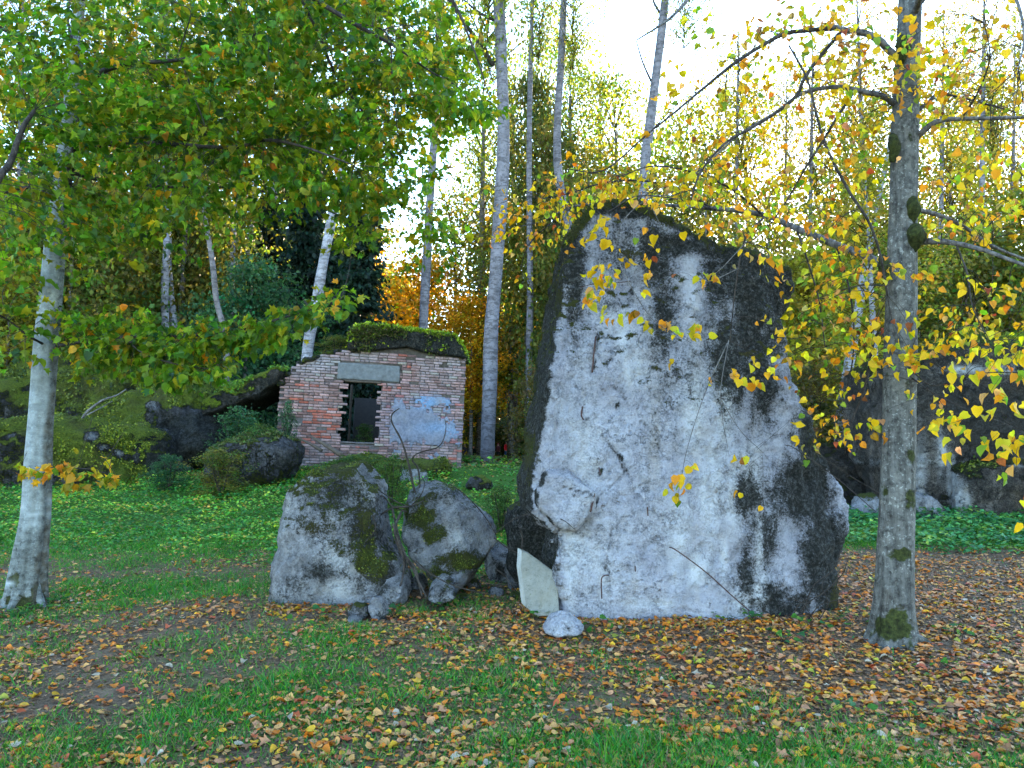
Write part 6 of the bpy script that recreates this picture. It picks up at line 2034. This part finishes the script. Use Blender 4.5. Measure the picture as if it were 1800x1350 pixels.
def litter_density(x, y):
    P0 = np.stack([x, y, 0 * x], 1)
    n = fbm(P0, 1.1, 3, off=31)
    d = .36 + .16 * n
    d = d + .75 * sstep(-.6, 1.8, x) * sstep(4.0, 5.4, y + .15 * x) * (1 - sstep(10.2, 11.4, y))
    d = d + .45 * np.exp(-(((x + .6) / 1.3) ** 2 + ((y - 6.3) / .6) ** 2))
    d = d + .16 * sstep(-2.5, 0, x) * (1 - sstep(4.6, 6, y))
    d = d - .08 * sstep(8, 10, y) * (x < -1)
    d = d * (1 - .75 * sstep(9.5, 11.5, y))
    return np.clip(d * (1 + .35 * n), .015, 1)


def litter():
    x, y = in_view(48000, 3.1, 14.0, ypow=1.15)
    k = rng.random(len(x)) < litter_density(x, y) * 1.05
    x, y = x[k], y[k]
    xe = [at(a_, 1085, b_)[:2] for a_, b_ in zip(rng.uniform(990, 1470, 420), rng.normal(6.70, .10, 420))] + [at(a_, 1060, b_)[:2] for a_, b_ in zip(rng.uniform(470, 930, 420), rng.normal(7.12, .14, 420))]
    xe = np.array(xe)
    x, y = np.concatenate([x, xe[:, 0]]), np.concatenate([y, xe[:, 1]])
    n = len(x)
    pal = [((.56, .28, .09), 26), ((.50, .23, .11), 18), ((.62, .18, .015), 34), ((.64, .34, .02), 15), ((.26, .12, .055), 18), ((.45, .09, .03), 7), ((.42, .34, .24), 4), ((.34, .32, .04), 4)]
    names = ['tan', 'pinkish tan', 'orange', 'yellow', 'brown', 'reddish', 'greyish', 'yellow green']
    I, cc = palette_pick(pal, n)
    S = .020 + .040 * rng.random(n) ** 1.5
    a = rng.uniform(0, 2 * np.pi, n)
    T = np.stack([np.cos(a), np.sin(a), rng.normal(size=n) * .12], 1)
    N = np.array([0, 0, 1.0]) + rng.normal(size=(n, 3)) * .20
    z = gz(x, y) + rng.uniform(.004, .020, n)
    P = np.stack([x, y, z], 1)
    px, py, f = proj(P)
    ok = (px > 8) & (px < 1790) & (py < 1335)
    # not under the big stones
    # extra leaves caught along the feet of the stones
    hid = ((px > 985) & (px < 1480) & (y > 6.7)) | ((px > 470) & (px < 1000) & (y > 6.9))
    order = np.argsort(-np.where(ok & ~hid, S / f, 0))[:300]
    which = rng.integers(0, 7, n) == 0
    curl = rng.uniform(.3, 3.2, n)
    rest = np.ones(n, bool)
    rest[order] = False
    cj = np.clip(cc * rng.uniform(.7, 1.15, (n, 1)), 0, .8)
    bag = Bag()
    for tm, w_ in ((HEART, ~which), (LOBED, which)):
        m_ = rest & w_
        V, F, col = leaves_geo(P[m_], T[m_], N[m_], S[m_] * np.where(which[m_], 1.25, 1), cj[m_], tm, curl[m_])
        bag.add(V, F, col)
    # broken bits and old matted leaves
    xb, yb = in_view(90000, 3.1, 13.0, ypow=1.2)
    kb = rng.random(len(xb)) < litter_density(xb, yb) * .8 + .22
    xb, yb = xb[kb], yb[kb]
    nb = len(xb)
    ab = rng.uniform(0, 6.28, nb)
    _, cb = palette_pick([((.20, .10, .05), 40), ((.11, .06, .035), 20), ((.40, .21, .09), 26), ((.50, .20, .04), 14)], nb)
    Vb, Fb, clb = leaves_geo(np.stack([xb, yb, gz(xb, yb) + rng.uniform(.0, .010, nb)], 1), np.stack([np.cos(ab), np.sin(ab), rng.normal(size=nb) * .12], 1), np.array([0, 0, 1.0]) + rng.normal(size=(nb, 3)) * .25, rng.uniform(.012, .042, nb), cb * rng.uniform(.6, 1.2, (nb, 1)), DIAM)
    bag.add(Vb, Fb, clb)
    V, F, col = bag.get()
    o = link('leaf_litter', make_mesh('leaf_litter', V, F, col=col), M_litter)
    tag(o, 'litter of fallen tan, orange and yellow leaves covering the ground', 'leaf litter', kind='stuff')
    pr = leaf_protos('fallen_leaf', pal, [HEART, LOBED], M_litter)
    Tn, Nn, Bn = frames(T, N)
    for i in order:
        o = place_leaf('fallen_leaf', pr[(int(I[i]), int(which[i]), int(rng.integers(0, 2)))], P[i], Tn[i], Nn[i], Bn[i], S[i] * (1.25 if which[i] else 1))
        zone = 'left' if px[i] < 600 else 'middle' if px[i] < 1200 else 'right'
        lab = '%s %s fallen leaf on the ground in the near %s of the picture' % (names[I[i]], 'lobed' if which[i] else 'heart shaped', zone)
        tag(o, lab, 'leaf', 'near ' + lab.split(' on ')[0].replace('fallen leaf', 'fallen leaves') + ', ' + zone)


litter()
